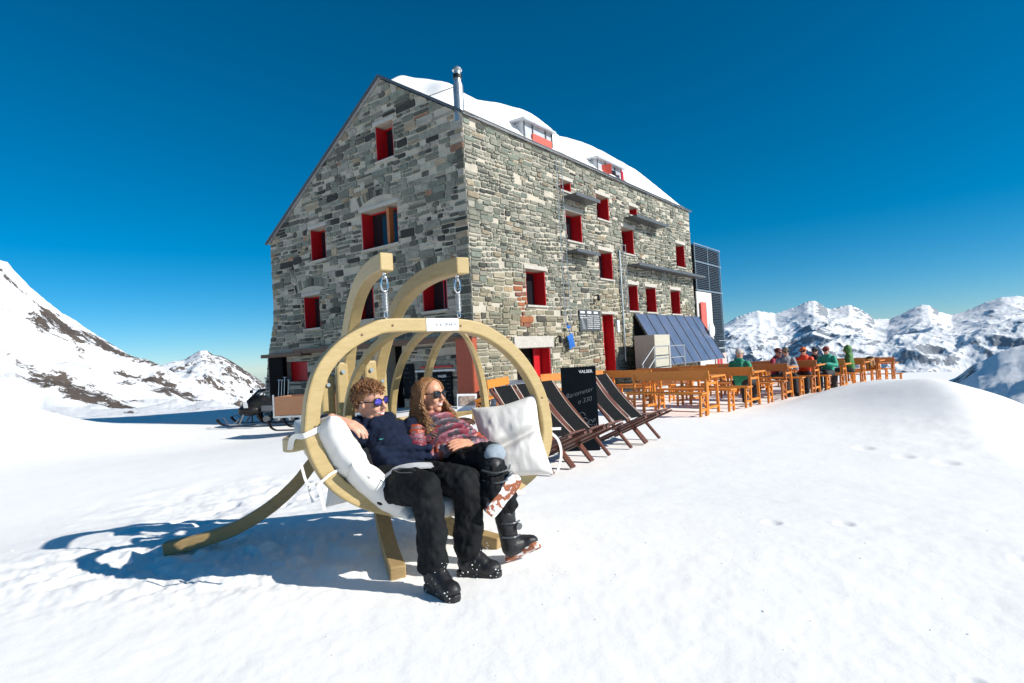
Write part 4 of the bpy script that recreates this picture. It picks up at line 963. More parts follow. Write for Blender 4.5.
b = mb.remesh('body', [M['skin_m'], M['lips'], M['teeth']], man, .005, 3); paint_face(b, hc, HM, 1.05)
mb = MB()    # hoodie
mb.chain([P(-.31, -.25, .985), P(-.30, -.15, .90), P(-.29, -.05, .80), P(-.29, .02, .73)], [.130, .138, .142, .140], 20, flat=(dirp(0, .72, .69), .72))
mb.chain([P(-.45, -.28, .975), P(-.33, -.29, .985), P(-.14, -.28, .975)], [.072, .075, .072]); mb.chain([P(-.48, -.25, .985), P(-.70, -.29, .975), P(-.70, -.12, 1.095)], [.075, .064, .052]); mb.chain([P(-.11, -.27, .98), P(.02, -.38, .92), P(.12, -.43, .92), P(.20, -.44, .96)], [.085, .07, .062, .05])
mb.chain([P(-.40, -.31, 1.045), P(-.33, -.255, 1.02), P(-.25, -.30, 1.045)], [.045, .05, .045]); mb.chain([P(-.42, -.35, 1.05), P(-.33, -.42, 1.03), P(-.23, -.35, 1.05)], [.05, .06, .05])
mb.capsule(P(-.44, .10, .755), .035, P(-.17, .10, .745), .035)
for k in range(5): mb.capsule(P(-.44 + .02 * k, -.02 + .02 * k, .93 - .045 * k), .022, P(-.14 - .01 * k, .04, .90 - .05 * k), .02)
mb.remesh('hoodie', M['navy'], man, .007, 3, .5, [(.028, .08), (.020, .035)])
mb = MB(); mb.tube(catmull([P(-.345, -.175, 1.03), P(-.34, -.12, .985), P(-.335, -.09, .94)], 4), .004, 6); mb.tube(catmull([P(-.29, -.18, 1.03), P(-.28, -.12, .98), P(-.29, -.09, .93)], 4), .004, 6); mb.build('hood_cord', M['navy'], man)
mb = MB()     # trousers
mb.chain([P(-.41, .01, .715), P(-.30, .0, .715), P(-.19, .0, .715)], [.125, .125, .125])
for hx, kx, kn, kz, ax_, an in ((-.39, -.335, .37, .735, -.325, .365), (-.21, -.06, .32, .72, -.068, .30)):
    mb.chain([P(hx, .0, .715), P((hx + kx) / 2, kn / 2, .735), P(kx, kn, kz), P((kx + ax_) / 2, (kn + an) / 2 + .015, .53), P(ax_, an + .005, .36)], [.112, .102, .088, .078, .082])
mb.remesh('trousers', M['trouser'], man, .007, 2, .5, [(.045, .11), (.016, .045)])
mb = MB(); mb.sweep(catmull([P(-.47, .06, .77), P(-.40, .13, .822), P(-.30, .16, .832), P(-.18, .14, .815), P(-.10, .10, .79)], 5), .05, .006, up=(0, -.4, 1)); mb.build('shirt_hem', M['greyliner'], man, solid=.006)
mb = MB(); mb.tube(catmull([P(-.44, .20, .835), P(-.40, .24, .845), P(-.36, .25, .838), P(-.35, .33, .815)], 4), .0035, 5); mb.tube(catmull([P(-.44, .20, .835), P(-.43, .26, .83), P(-.38, .30, .826)], 4), .003, 5); mb.build('pocket_zip', M['grey_metal'], man)
boot(man, P(-.322, .375, .32), P(-.330, .32, .215), P(-.30, .575, .215), P(-.322, .365, .40), (0, 0, -1)); boot(man, P(-.066, .30, .315), P(-.115, .265, .215), P(.045, .455, .215), P(-.068, .29, .40), (0, 0, -1))
sunglasses(hc, HM, 1.05, man, M['lens_v'], M['black'])
def cap_hair(parent, c, H, mat, s, front, thick, seed, curls, length, ncurl):
    mb = MB(); rr = random.Random(seed); C0 = Vector(c); cc = Vector((0, -.018, .040))
    def ok(d):      # leave the face and ears free
        return not (d.y > front and d.z < .42 - .25 * (1 - abs(d.x))) and d.z > -.55 and not (d.y > -.05 and d.z < .10)
    roots = []
    for i in range(ncurl):
        while True:
            d = Vector((rr.gauss(0, 1), rr.gauss(0, 1), rr.gauss(0, 1))).normalized()
            if ok(d): break
        p = cc + Vector((d.x * .074, d.y * .092, d.z * .083)); L = length * rr.uniform(.6, 1.3); pts = []
        t1 = d.cross(Vector((rr.gauss(0, 1), rr.gauss(0, 1), rr.gauss(0, 1)))).normalized(); t2 = d.cross(t1); ph = rr.uniform(0, 6.28)
        lean = Vector((0, .35, .1)) if d.z > .3 else Vector((0, 0, -.5))
        for k in range(7):
            q = k / 6; pts.append(C0 + H @ ((p + (d + lean * q * .8).normalized() * L * q + (t1 * math.cos(ph + q * curls) + t2 * math.sin(ph + q * curls)) * .010 * q ** .5) * s))
        roots.append((pts, rr.uniform(.0025, .0048) * s))
    strands(mb, roots); o = mb.build('hair', mat, parent, smooth=True)
    mb = MB(); mb.ell(C0 + H @ (Vector((0, -.024, .047)) * s), (.079 * s, .089 * s, .084 * s), H); mb.ell(C0 + H @ (Vector((0, -.052, .01)) * s), (.070 * s, .062 * s, .075 * s), H)
    mb.remesh('hair_cap', mat, o, .006, 2, .5, [(.012, .02)]); return o
cap_hair(man, hc, HM, M['hair_b'], 1.05, .25, .01, 4, 3.5, .024, 760)
# turquoise chest mark
mb = MB(); t_ = Vector((1, .0, 0))
for k, (x0, x1, z0, z1) in enumerate(((-.34, -.325, .0, .006), (-.322, -.312, .001, .006), (-.308, -.300, 0, .007), (-.29, -.272, -.010, .014), (-.276, -.262, -.003, .010), (-.258, -.246, .002, .006), (-.243, -.235, .001, .006), (-.232, -.218, .002, .007), (-.214, -.205, .001, .006))):
    a, b_ = P(x0 - .05, -.118, .966 + z0), P(x1 - .05, -.104, .966 + z1); mb.box((a + b_) / 2, (abs(b_.x - a.x), .012, abs(z1 - z0)))
cm = mb.build('chest_print', simple('turquoise_print', (.03, .25, .26), .6), man)
# ---- woman
wom = empty('person', SWO, ALF, 'woman with long curly hair in a patterned pink puffer jacket on the swing', 'person', 'two people in the swing')
HW = headmat(dirp(.36, .93, -.02), dirp(.0, .05, 1)); wc = P(.045, -.275, 1.185)
mb = MB(); head(mb, wc, HW, .96)
mb.chain([wc + HW @ Vector((0, -.02, -.05)), P(.035, -.26, 1.03), P(.04, -.20, .95)], [.046, .05, .08])
mb.chain([P(.045, -.22, .94), P(.06, -.12, .84), P(.09, -.02, .73)], [.09, .08, .10], flat=(dirp(0, .7, .7), .75))
mb.chain([P(-.11, -.22, .96), P(-.17, -.05, .82), P(.00, .10, .885)], [.05, .04, .028]); mb.chain([P(.19, -.20, .95), P(.25, -.02, .84), P(.075, .12, .895)], [.05, .04, .028])
hand(mb, P(.0, .10, .89), dirp(1, .15, .12), dirp(0, .65, .7), 1, .45, 1.0); hand(mb, P(.09, .125, .905), dirp(-.9, .28, .15), dirp(0, .6, .8), -1, .4, 1.0)
mb.chain([P(.03, .0, .73), P(.10, .30, .83), P(.05, .40, .66), P(.03, .42, .60)], [.08, .055, .042, .04])
mb.chain([P(.16, .0, .72), P(.15, .30, .72), P(.19, .33, .45), P(.20, .33, .30)], [.08, .055, .042, .04])
mb.capsule(P(.03, .40, .62), .03, P(.10, .44, .69), .025); mb.capsule(P(.20, .33, .30), .035, P(.27, .37, .305), .025)
b = mb.remesh('body', [M['skin_w'], M['lips'], M['teeth']], wom, .005, 3); paint_face(b, wc, HW, .96)
mb = MB()      # quilted jacket: one bulge per channel
A0, A1 = P(.045, -.245, .985), P(.085, .03, .735); fl_ = (dirp(0, .7, .7), .78)
Hj = headmat((A1 - A0).normalized(), (0, 1, .3))
for k in range(8):
    t = k / 7; c = A0.lerp(A1, t); mb.ell(c, (.150 + .028 * math.sin(t * 2.6), .030, .122 + .012 * math.sin(t * 3)), Hj, 24, 14)
mb.chain([A0, A1], [.100, .112], 20, flat=fl_)
for (pts, rs) in (([P(-.10, -.22, .965), P(-.185, -.06, .825), P(-.02, .09, .885)], (.066, .058, .044)), ([P(.19, -.20, .955), P(.262, -.03, .845), P(.105, .11, .90)], (.066, .058, .044))):
    for i in range(2):
        a_, b_ = pts[i], pts[i + 1]; n_ = 6
        for k in range(n_): t = k / n_; c = a_.lerp(b_, t); r_ = rs[i] * (1 - t) + rs[i + 1] * t; mb.ell(c, (r_ * 1.08, .021 + r_ * .1, r_ * 1.08), headmat((b_ - a_).normalized(), (0, .2, 1)), 18, 10)
        mb.capsule(a_, rs[i] * .76, b_, rs[i + 1] * .76)
for k, r_ in ((0, .072), (1, .066)): mb.ell(P(.04, -.235 - .01 * k, 1.025 + .032 * k), (r_, r_, .024), None, 20, 10)
mb.remesh('puffer_jacket', M['puffer'], wom, .0055, 1, .5, [(.008, .03)])
mb = MB(); mb.tube(catmull([P(.045, -.165, 1.05), P(.05, -.12, .97), P(.07, -.015, .89), P(.09, .09, .80)], 5), .004, 6); mb.build('zip', M['black'], wom)
mb = MB()      # trousers
mb.chain([P(.02, .01, .71), P(.09, .0, .71), P(.17, .01, .71)], [.12, .12, .12])
mb.chain([P(.02, .02, .735), P(.06, .16, .79), P(.105, .30, .845), P(.085, .37, .76), P(.055, .41, .68)], [.11, .098, .080, .078, .075])
mb.chain([P(.16, .0, .70), P(.155, .16, .70), P(.155, .30, .70), P(.18, .32, .56)], [.11, .10, .085, .080])
mb.chain([P(-.02, .05, .72), P(.06, .22, .70)], [.09, .08])
mb.remesh('trousers', M['trouser'], wom, .007, 2, .5, [(.030, .08), (.022, .04)])
mb = MB(); mb.ell(P(.114, .352, .862), (.074, .050, .058), headmat(dirp(.15, .8, .45), (0, 0, 1)), 20, 12); mb.remesh('knee_patch', simple('light_blue_grey_patch', (.25, .30, .35), .8, .15, 20, .4, 60), wom, .006, 2, .5, [(.006, .03)])
bu = boot(wom, P(.035, .39, .66), P(-.01, .455, .56), P(.165, .50, .745), P(.085, .37, .80), dirp(-.25, .9, -.05), False, solemat=M['sole'])
mb = MB(); c = P(.083, .400, .79); sdv = dirp(1, 0, 0)
for q in (.0, -.055): mb.tube(catmull([c + dirp(-.085, -.01, q), c + dirp(-.05, .07, q - .01), c + dirp(.02, .092, q), c + dirp(.08, .03, q + .01)], 4), .0045, 6)
mb.ell(c + dirp(.045, .085, -.03), (.018, .008, .018), None, 12, 8); mb.build('boot_strap', M['grey_metal'], bu)
bd_ = boot(wom, P(.20, .335, .305), P(.18, .31, .225), P(.35, .42, .30), P(.175, .325, .50), dirp(.1, .75, -1), False, solemat=M['sole'])
mb = MB(); c = P(.19, .335, .40); mb.tube([c + dirp(.03, .055, .035), c + dirp(.03, .07, .035)], .02, 14)
for q in (-.02, .06): mb.tube(catmull([c + dirp(-.06, .02, q), c + dirp(-.01, .065, q), c + dirp(.05, .045, q)], 4), .005, 6)
mb.build('boot_dial', M['grey_metal'], bd_)
sunglasses(wc, HW, .96, wom, M['lens_b'], M['black'])
rr = random.Random(5); mb = MB(); roots = []; cc = Vector((0, -.018, .040))
for i in range(640):
    while True:
        d = Vector((rr.gauss(0, 1), rr.gauss(0, .9) - .25, abs(rr.gauss(0, .8)) + .0)).normalized()
        if not (d.y > .42 and d.z < .80) and d.y < .75: break
    p0 = cc + Vector((d.x * .075, d.y * .093, d.z * .085)); sx = math.copysign(1, d.x if abs(d.x) > .05 else rr.uniform(-1, 1)); ph = rr.uniform(0, 6.28); L = rr.uniform(.17, .30); front = rr.random() < .30 and d.y > -.5
    pts = [wc + HW @ (p0 * .96)]; cur = p0.copy()
    out = Vector((sx * .100, min(d.y, .1) * .07 - .0, -.02)) if not (abs(d.x) < .45 and d.y < -.2) else Vector((d.x * .10, -.125, .0))
    n_ = 12; side = out.copy()
    for k in range(1, n_ + 1):
        q = k / n_
        if q < .3: v = p0.lerp(side, q / .3); v = v + Vector((d.x * .03, d.y * .02, .03)) * math.sin(q / .3 * math.pi)
        else:
            qq = (q - .3) / .7; drop = side + Vector((sx * (.012 + .035 * qq), (.13 if front else .02) * qq, -L * qq)); v = drop + Vector((math.cos(ph + qq * 15), math.sin(ph + qq * 15), 0)) * (.012 + .022 * qq)
        pts.append(wc + HW @ (v * .96))
    roots.append((pts, rr.uniform(.0022, .0042)))
strands(mb, roots); hw = mb.build('hair', M['hair_w'], wom, smooth=True)
mb = MB(); mb.ell(wc + HW @ Vector((0, -.028, .042)), (.075, .083, .080), HW); mb.chain([wc + HW @ Vector((0, -.06, .02)), wc + HW @ Vector((0, -.075, -.06)), wc + HW @ Vector((0, -.08, -.10))], [.065, .060, .045]); mb.remesh('hair_cap', M['hair_w'], hw, .005, 1, .5, [(.03, .018)])
# ------------------------------------------------------------------ terrace furniture
def text_mesh(name, body, size, mat, parent, loc, rot=(R(90), 0, 0), shear=0, ext=.002, align='CENTER', offset=0):
    c = bpy.data.curves.new(name, 'FONT'); c.body = body; c.size = size; c.extrude = ext; c.shear = shear; c.align_x = align; c.offset = offset
    o = bpy.data.objects.new(name, c); COL.objects.link(o); dg = bpy.context.evaluated_depsgraph_get(); dg.update()
    me = bpy.data.meshes.new_from_object(o.evaluated_get(dg)); bpy.data.objects.remove(o); bpy.data.curves.remove(c)
    o = bpy.data.objects.new(name, me); COL.objects.link(o); me.materials.clear(); me.materials.append(mat); o.parent = parent; o.location = loc; o.rotation_euler = rot; return o
BD = Vector((-.72, .694, 0)); BA = math.atan2(BD.y, BD.x)      # length direction of the benches
ROWD = Vector((.715, .70, 0))
def make_bench(label, backed=True, L=1.8, mat='bench'):
    r = empty('backed_bench' if backed else 'bench', (0, 0, 0), 0, label, 'bench', 'orange benches on the terrace')
    mb = MB(); mb.box((L / 2, 0, .455), (L, .27, .032)); mb.build('seat', M[mat], r, bevel=.004)
    if backed:
        mb = MB(); mb.box((L / 2, -.19, .79), (L, .028, .19), (-.12, 0, 0)); mb.build('backrest', M[mat], r, bevel=.004)
    for x in (.07, L - .07):
        mb = MB()
        if backed: mb.bar((x, -.12, .0), (x, -.185, .88), .035, .05, (1, 0, 0))
        else: mb.bar((x, -.10, .0), (x, -.10, .44), .035, .045, (1, 0, 0))
        mb.bar((x, .12, .0), (x, .09, .44), .035, .045, (1, 0, 0)); mb.bar((x, -.12, .42), (x, .12, .42), .035, .04); mb.bar((x, -.13, .13), (x, .12, .13), .03, .05)
        mb.bar((x, -.12, .20), (x, .10, .40), .02, .03)
        mb.build('end_frame', M[mat], r)
    return r
def make_table(label, L=1.8):
    r = empty('terrace_table', (0, 0, 0), 0, label, 'table', 'orange tables on the terrace')
    mb = MB(); mb.box((L / 2, 0, .765), (L, .62, .035)); mb.build('tabletop', M['bench'], r, bevel=.005)
    for x in (.16, L - .16):
        mb = MB()
        for s in (-1, 1): mb.bar((x, s * .24, 0), (x, s * .20, .745), .04, .055, (1, 0, 0))
        mb.bar((x, -.22, .14), (x, .22, .14), .035, .05); mb.bar((x, -.21, .62), (x, .21, .62), .035, .05); mb.build('trestle', M['bench'], r)
    return r
proto_b = make_bench('x'); proto_n = make_bench('x', False); proto_t = make_table('x'); proto_d = make_bench('x', True, 1.8, 'bench_shaded'); used_ = set()
def place(pr, org, d, ang, label):
    o = pr if pr.name not in used_ else copy_tree(pr); used_.add(pr.name); p = Vector(org) + Vector(d)
    o.location = (p.x, p.y, gz(p.x, p.y) + .015); o.rotation_euler = (0, 0, ang); o['label'] = label; return o
ORD = ['nearest', 'second', 'third', 'fourth', 'fifth', 'sixth', 'seventh', 'farthest']
for k in range(8):
    o0 = Vector((3.70, 11.25, 0)) + ROWD * (2.10 * k)
    j = Vector((rnd.uniform(-.06, .06), rnd.uniform(-.06, .06), 0)) if k else Vector((0, 0, 0))
    a = BA + rnd.uniform(-.03, .03)
    place(proto_b if k < 2 else proto_d, o0, j, a, ('orange' if k < 2 else 'shade-darkened orange') + ' bench with backrest, %s in the front row beside the snow drift' % ORD[k])
    place(proto_t, o0, ROWD * .62 + j + BD * .02, a, 'orange wooden table, %s in the front row beside the snow drift' % ORD[k])
    place(proto_n, o0, ROWD * 1.22 + j, a, 'orange backless bench behind the %s table of the front row' % ORD[k])
    if k in (1, 2, 3, 4, 5, 6):
        o1 = o0 + BD * 2.55
        place(proto_d if k % 2 == 0 else proto_b, o1, j * .7, a, ('shade-darkened orange' if k % 2 == 0 else 'orange') + ' bench with backrest in the row nearer the hut, %s of that row' % ORD[k - 1])
        place(proto_t, o1, ROWD * .62 + j, a, 'orange wooden table in the row nearer the hut, %s of that row' % ORD[k - 1])
        place(proto_n, o1, ROWD * 1.22 + j, a, 'orange backless bench in the row nearer the hut, %s of that row' % ORD[k - 1])
place(proto_b, (-.78, 12.7, 0), (0, 0, 0), math.atan2(.97, .25), 'orange bench with backrest seen through the swing in front of the brown cabinet')
place(proto_b, (.62, 15.0, 0), (0, 0, 0), .35, 'orange bench with backrest in front of the hut entrance, left of the chalkboard')
place(proto_t, (.40, 15.6, 0), (0, 0, 0), .35, 'orange wooden table in front of the hut entrance, left of the chalkboard')
# deck chairs
def make_deck():
    r = empty('deck_chair', (0, 0, 0), 0, 'x', 'deck chair', 'black and brown deck chairs beside the swing')
    P0, P1, Q0, Q1 = Vector((0, -.86, .98)), Vector((0, .02, .0)), Vector((0, -.74, .0)), Vector((0, .26, .44))
    for s in (-.205, .205):
        mb = MB(); mb.bar(P0 + V(s, 0, 0), P1 + V(s, 0, 0), .03, .052, (1, 0, 0)); mb.build('back_rail', M['redwood'], r, bevel=.003)
        mb = MB(); mb.bar(Q0 + V(s * .82, 0, 0), Q1 + V(s * .82, 0, 0), .03, .06, (1, 0, 0)); mb.build('seat_rail', M['redwood'], r, bevel=.003)
    mb = MB(); mb.bar(P0 + V(-.205, 0, 0), P0 + V(.205, 0, 0), .04, .04); mb.build('top_bar', M['redwood'], r)
    d = (P1 - P0); pts = [P0 + d * t + V(0, .02, .03) + V(0, -.02, -.03) * math.sin(min(1, t / .68) * math.pi) for t in [k / 12 * .68 for k in range(13)]]
    mb = MB(); mb.sweep(pts, .335, .006, side=(1, 0, 0)); mb.build('sling', M['mesh_black'], r)
    for s in (-.174, .174): mb = MB(); mb.sweep([p + V(s, 0, .003) for p in pts], .018, .008, side=(1, 0, 0)); mb.build('sling_hem', M['mesh_edge'], r)
    e = Q1 - Q0
    for k in range(6):
        c = Q0 + e * (.48 + .098 * k) + V(0, -.012, .035); mb = MB(); mb.bar(c + V(-.172, 0, 0), c + V(.172, 0, 0), .085, .016, (0, -.4, 1)); mb.build('seat_slat', M['redwood'], r)
    return r
dk = make_deck(); fang = math.atan2(-.64, .77) - R(90)
for i, (x, y, lab) in enumerate(((.50, 6.88, 'brown deck chair with black sling, nearest to the swing cushion'), (.78, 7.22, 'brown deck chair with black sling, middle of the three left of the chalkboard'), (1.06, 7.56, 'brown deck chair with black sling just left of the chalkboard'),
                                 (1.72, 8.35, 'brown deck chair with black sling just right of the chalkboard'), (2.03, 8.75, 'brown deck chair with black sling, rightmost, nearest the orange benches'))):
    o = dk if i == 0 else copy_tree(dk); o.location = (x, y, gz(x, y) + .02); o.rotation_euler = (0, 0, fang + rnd.uniform(-.04, .04)); o['label'] = lab
# chalkboard
cb = empty('chalkboard_sign', (.92, 8.28, gz(.92, 8.28)), R(-3), 'tall black standing chalkboard with white writing between the deck chairs', 'chalkboard')
mb = MB(); mb.span((-.250, -.012, .0), (.250, .012, 1.20)); mb.build('board', M['slate'], cb, bevel=.004)
mb = MB(); mb.bar((-.2, .02, .9), (-.2, .45, .0), .03, .03); mb.bar((.2, .02, .9), (.2, .45, .0), .03, .03); mb.build('rear_strut', M['black'], cb)
text_mesh('lettering', 'VALSER', .058, M['white'], cb, (.105, -.0135, 1.11), offset=.0015); text_mesh('chalk_writing', 'Barometer', .092, M['grey_chalk'], cb, (.0, -.0135, .80), (R(90), R(-14), 0), .4, .001, offset=-.0012)
text_mesh('chalk_writing', 'o 330', .09, M['grey_chalk'], cb, (.07, -.0135, .69), (R(90), R(-12), 0), .3, .001, offset=-.0012)
mb = MB(); r4 = random.Random(3)
for (cx_, cz_, rr_) in ((.02, .50, .05), (.06, .44, .03), (.13, .40, .035), (.19, .43, .02), (.05, .36, .02)):
    mb.tube([(cx_ + rr_ * math.cos(q) * r4.uniform(.8, 1.1), -.0145, cz_ + rr_ * math.sin(q) * r4.uniform(.8, 1.1)) for q in [k * .5 for k in range(11)]], .003, 4)
for k in range(14): x = r4.uniform(-.02, .22); z = r4.uniform(.30, .46); mb.tube([(x, -.0145, z), (x + r4.uniform(-.03, .03), -.0145, z + r4.uniform(-.04, .04))], .003, 4)
mb.build('chalk_drawing', M['grey_chalk'], cb)
# round tub
tb = empty('ribbed_metal_tub', (.12, 16.2, gz(.12, 16.2)), 0, 'large round ribbed grey metal tub by the corner of the hut', 'tub')
mb = MB(); pts = []; zz = -.2; n_ = 44; vs = []; fs = []
prof = [(.80 + .012 * math.sin(z * 60), z) for z in np.linspace(-.2, .66, 40)] + [(.83, .67), (.83, .70), (.77, .70), (.77, .45), (0.01, .45)]
for (r_, z) in prof:
    for k in range(n_): q = 2 * math.pi * k / n_; vs.append((r_ * math.cos(q), r_ * math.sin(q), z))
for i in range(len(prof) - 1):
    for k in range(n_): l = (k + 1) % n_; fs.append((i * n_ + k, i * n_ + l, (i + 1) * n_ + l, (i + 1) * n_ + k))
mb.add(vs, fs); mb.build('shell', M['tubmetal'], tb, smooth=True)
# rust-red cabinet at the corner, boards, picture
cab = empty('rust_red_cabinet', tuple(bw(-.42, .24, gz(-1, 16.5) - .1)), BROT, 'tall rust red timber cabinet standing against the corner of the hut', 'cabinet')
mb = MB(); mb.span((-.1, -.60, 0), (.1, .06, 2.10)); mb.build('carcass', M['cabinet'], cab, bevel=.01)
mb = MB(); mb.span((-.12, -.62, 2.10), (.12, .08, 2.14)); mb.build('cap', M['brown'], cab)
mb = MB(); mb.span((-.115, -.58, .05), (-.103, .04, 2.05)); mb.build('door', M['cabinet'], cab)
def wallboard(name, y0, y1, z0, z1, label, cat, lines, seed, word=None):
    c = bw(-.06, (y0 + y1) / 2, (z0 + z1) / 2); r = empty(name, tuple(c), BROT - R(90), label, cat); w_, h_ = y1 - y0, z1 - z0     # local x runs along -gable
    mb = MB(); mb.span((-w_ / 2, -.015, -h_ / 2), (w_ / 2, .015, h_ / 2)); mb.build('board', M['slate'], r)
    rr = random.Random(seed); mb = MB()
    for i in range(lines):
        z = h_ / 2 - .14 - i * (h_ - .2) / lines; x = -w_ / 2 + .06
        while x < w_ / 2 - .1:
            l = rr.uniform(.02, .07)
            if rr.random() < .55: mb.span((x, -.0175, z), (x + l, -.0155, z + rr.uniform(.006, .015)))
            x += l + .015
    if mb.v: mb.build('writing', M['grey_chalk'], r)
    if word: text_mesh('lettering', word, .11, M['white'], r, (.0, -.0165, h_ / 2 - .16), offset=.002)
    return r
wallboard('menu_board', .95, 1.75, -.1, 1.02, 'black menu board with white heading leaning on the gable wall behind the woman', 'board', 8, 1, 'VALSER')
wallboard('menu_board', 1.85, 2.45, -.1, 1.02, 'narrow black menu board, middle one of three along the gable wall', 'board', 7, 2)
wallboard('menu_board', 2.62, 3.12, .2, 1.32, 'black menu board beside the dark doorway of the gable wall', 'board', 6, 3)
mb = MB(); mb.span((-.12, .75, 1.05), (-.03, 2.5, 1.10)); s_ = mb.build('wall_shelf', M['white'], None); s_.location = (CX, CY, 0); s_.rotation_euler.z = BROT; tag(s_, 'thin white shelf strip above the menu boards on the gable wall', 'shelf')
mb = MB(); mb.span((-.10, .9, 1.16), (-.04, 2.3, 1.22)); s_ = mb.build('wall_rail', M['red'], None); s_.location = (CX, CY, 0); s_.rotation_euler.z = BROT; tag(s_, 'thin red rail on the gable wall above the white shelf strip', 'rail')
pb = empty('picture_panel', (-1.22, 14.6, gz(-1.2, 14.6) + .02), R(8), 'small tilted picture panel showing a pale snowy scene, behind the swing at the cabinet', 'picture')
mb = MB(); mb.box((0, 0, .26), (.50, .02, .46), (-.12, .05, 0)); mb.build('panel', M['white'], pb)
mb = MB(); mb.box((.0, -.018, .32), (.40, .004, .24), (-.12, .05, 0)); mb.build('print', simple('mottled_brown_print', (.30, .23, .19), .6, .8, 14), pb)
# wall menu by the door, blue cloth
wm = empty('wall_menu_board', tuple(bw(6.70, -.05, 2.58)), BROT, 'dark slate menu board with rows of white writing on the stone wall left of the red door', 'board')
mb = MB(); mb.span((-.80, -.02, -.40), (.80, .02, .40)); mb.build('board', simple('grey_slate', (.05, .06, .065), .6, .3, 8), wm)
mb = MB(); rr = random.Random(9)
for c_ in range(3):
    mb.span((-.72 + c_ * .5, -.026, .27), (-.42 + c_ * .5, -.021, .35))
    for i in range(7):
        x = -.75 + c_ * .5
        if c_ == 0 and i > 1: continue
        while x < -.34 + c_ * .5: l = rr.uniform(.03, .10); mb.span((x, -.026, .17 - i * .08), (x + l, -.021, .195 - i * .08)); x += l + .03
mb.build('writing', M['white'], wm)
mb = MB(); mb.add([(-.72, -.023, .15), (-.60, -.023, .15), (-.36, -.023, -.32), (-.60, -.023, -.34)], [(3, 2, 1, 0)]); mb.build('drawing', M['grey_chalk'], wm)
bc = pillow('blue_cloth', (0, 0, 0), (1, 0, .3), (.1, 0, 1), .21, .27, .03, M['blue'], None, seed=21, fold=.04); bc.location = bw(5.0, -.2, 1.80); bc.rotation_euler.z = BROT; tag(bc, 'bright blue cloth hanging on the stone wall above the chalkboard', 'cloth')
bh = MB(); bh.tube([(0, 0, .2), (-.1, .05, .6), (-.05, .12, .65)], .015, 6); bh.ell((-.08, .02, .52), (.14, .03, .06), None, 10, 8); b2 = bh.build('cloth_hanger', M['blue'], bc)
# ------------------------------------------------------------------ seated people on the terrace
def jacket(name, c): return cloth(name, c, .7, .2, 9, .5, 18, .02)
def seated(x, y, face, label, jc, hc_, hairc, lean=.0, hood=False, arms=0, tr=(.02, .022, .028), hat=None, z0=None):
    g = gz(x, y) if z0 is None else z0
    r = empty('person', (x, y, g), face - R(90), label, 'person', 'people sitting on the terrace benches')
    c = Vector((0, .02 + lean * .6, 1.20)); Hh = headmat((0, 1, -.12), (0, 0, 1)); sk = skinmat('skin', hc_)
    mb = MB(); head(mb, c, Hh, 1.0); mb.chain([c + V(0, -.02, -.05), V(0, -.03 + lean * .3, 1.03), V(0, -.05, .8), V(0, -.04, .55)], [.052, .06, .12, .12])
    aw = []
    for s in (-1, 1):
        e1 = V(s * .25, .02 + lean * .3, .76); w1 = V(s * (.10 if arms == 0 else .22), .28 + lean * .3, .82 + .05 * arms); sh = V(s * .18, -.02 + lean * .4, .98); aw.append((sh, e1, w1))
        mb.chain([sh, e1, w1], [.05, .042, .032], 10); hand(mb, w1, (w1 - e1) * 1.0, (0, 0, 1), -s, .5)
        mb.chain([V(s * .09, -.03, .52), V(s * .11, .40, .53), V(s * .11, .42, .12)], [.08, .06, .045], 10); mb.capsule(V(s * .11, .42, .08), .04, V(s * .11, .55, .05), .035, 10)
    b = mb.remesh('body', [sk, M['lips'], M['teeth']], r, .010, 2); paint_face(b, c, Hh)
    mb = MB(); jm = jacket('jacket_fabric', jc)
    mb.chain([V(0, -.03 + lean * .35, .97), V(0, -.05 + lean * .1, .78), V(0, -.05, .58)], [.155, .165, .165], 14, flat=((0, 1, 0), .78))
    for sh, e1, w1 in aw: mb.chain([sh, e1, w1], [.075, .065, .052], 12)
    if hood: mb.ell(c + V(0, -.03, .02), (.115, .12, .145)); mb.capsule(c + V(0, -.05, -.1), .10, V(0, -.05, .98), .11)
    else: mb.chain([V(-.06, -.05 + lean * .4, 1.05), V(.06, -.05 + lean * .4, 1.05)], [.065, .065])
    mb.remesh('jacket', jm, r, .012, 2, .5, [(.03, .08)])
    mb = MB()
    for s in (-1, 1): mb.chain([V(s * .09, -.05, .54), V(s * .11, .40, .55), V(s * .11, .43, .14)], [.105, .085, .075], 12)
    mb.remesh('trousers', cloth('trouser_fabric', tr, .8, .2, 9), r, .014, 2)
    for s in (-1, 1): mb = MB(); mb.capsule(V(s * .11, .41, .07), .062, V(s * .11, .57, .05), .050, 10); mb.build('boot', M['boot'], r, smooth=True)
    if hat:
        mb = MB(); mb.ell(c + V(0, -.02, .055), (.088, .105, .085), None, 16, 10); mb.chain([c + V(-.07, .06, .04), c + V(.07, .06, .04)], [.025, .025]); mb.remesh('hat', cloth('hat_knit', hat), r, .008, 2)
    elif not hood: cap_hair(r, c, Hh, simple('person_hair', hairc, .6, .4, 20), 1.0, .25, .01, 7, 3, .03, 140)
    sunglasses(c, Hh, 1.0, r, M['lens_b'], M['black'])
    return r
fc = lambda dx, dy: math.atan2(dy, dx)
def rowp(k, along, back): p = Vector((3.70, 11.25, 0)) + ROWD * (2.10 * k + back) + BD * along; return p.x, p.y
def at_px(px, Y): return (px - 512) / 577.7 * Y + .0
SK = (.55, .28, .19)
seated(at_px(738, 13.6), 13.6, fc(.70, .72), 'person in a green jacket seen from behind at a terrace table by the solar panels', (.015, .26, .15), SK, (.35, .30, .24), hat=(.45, .40, .36))
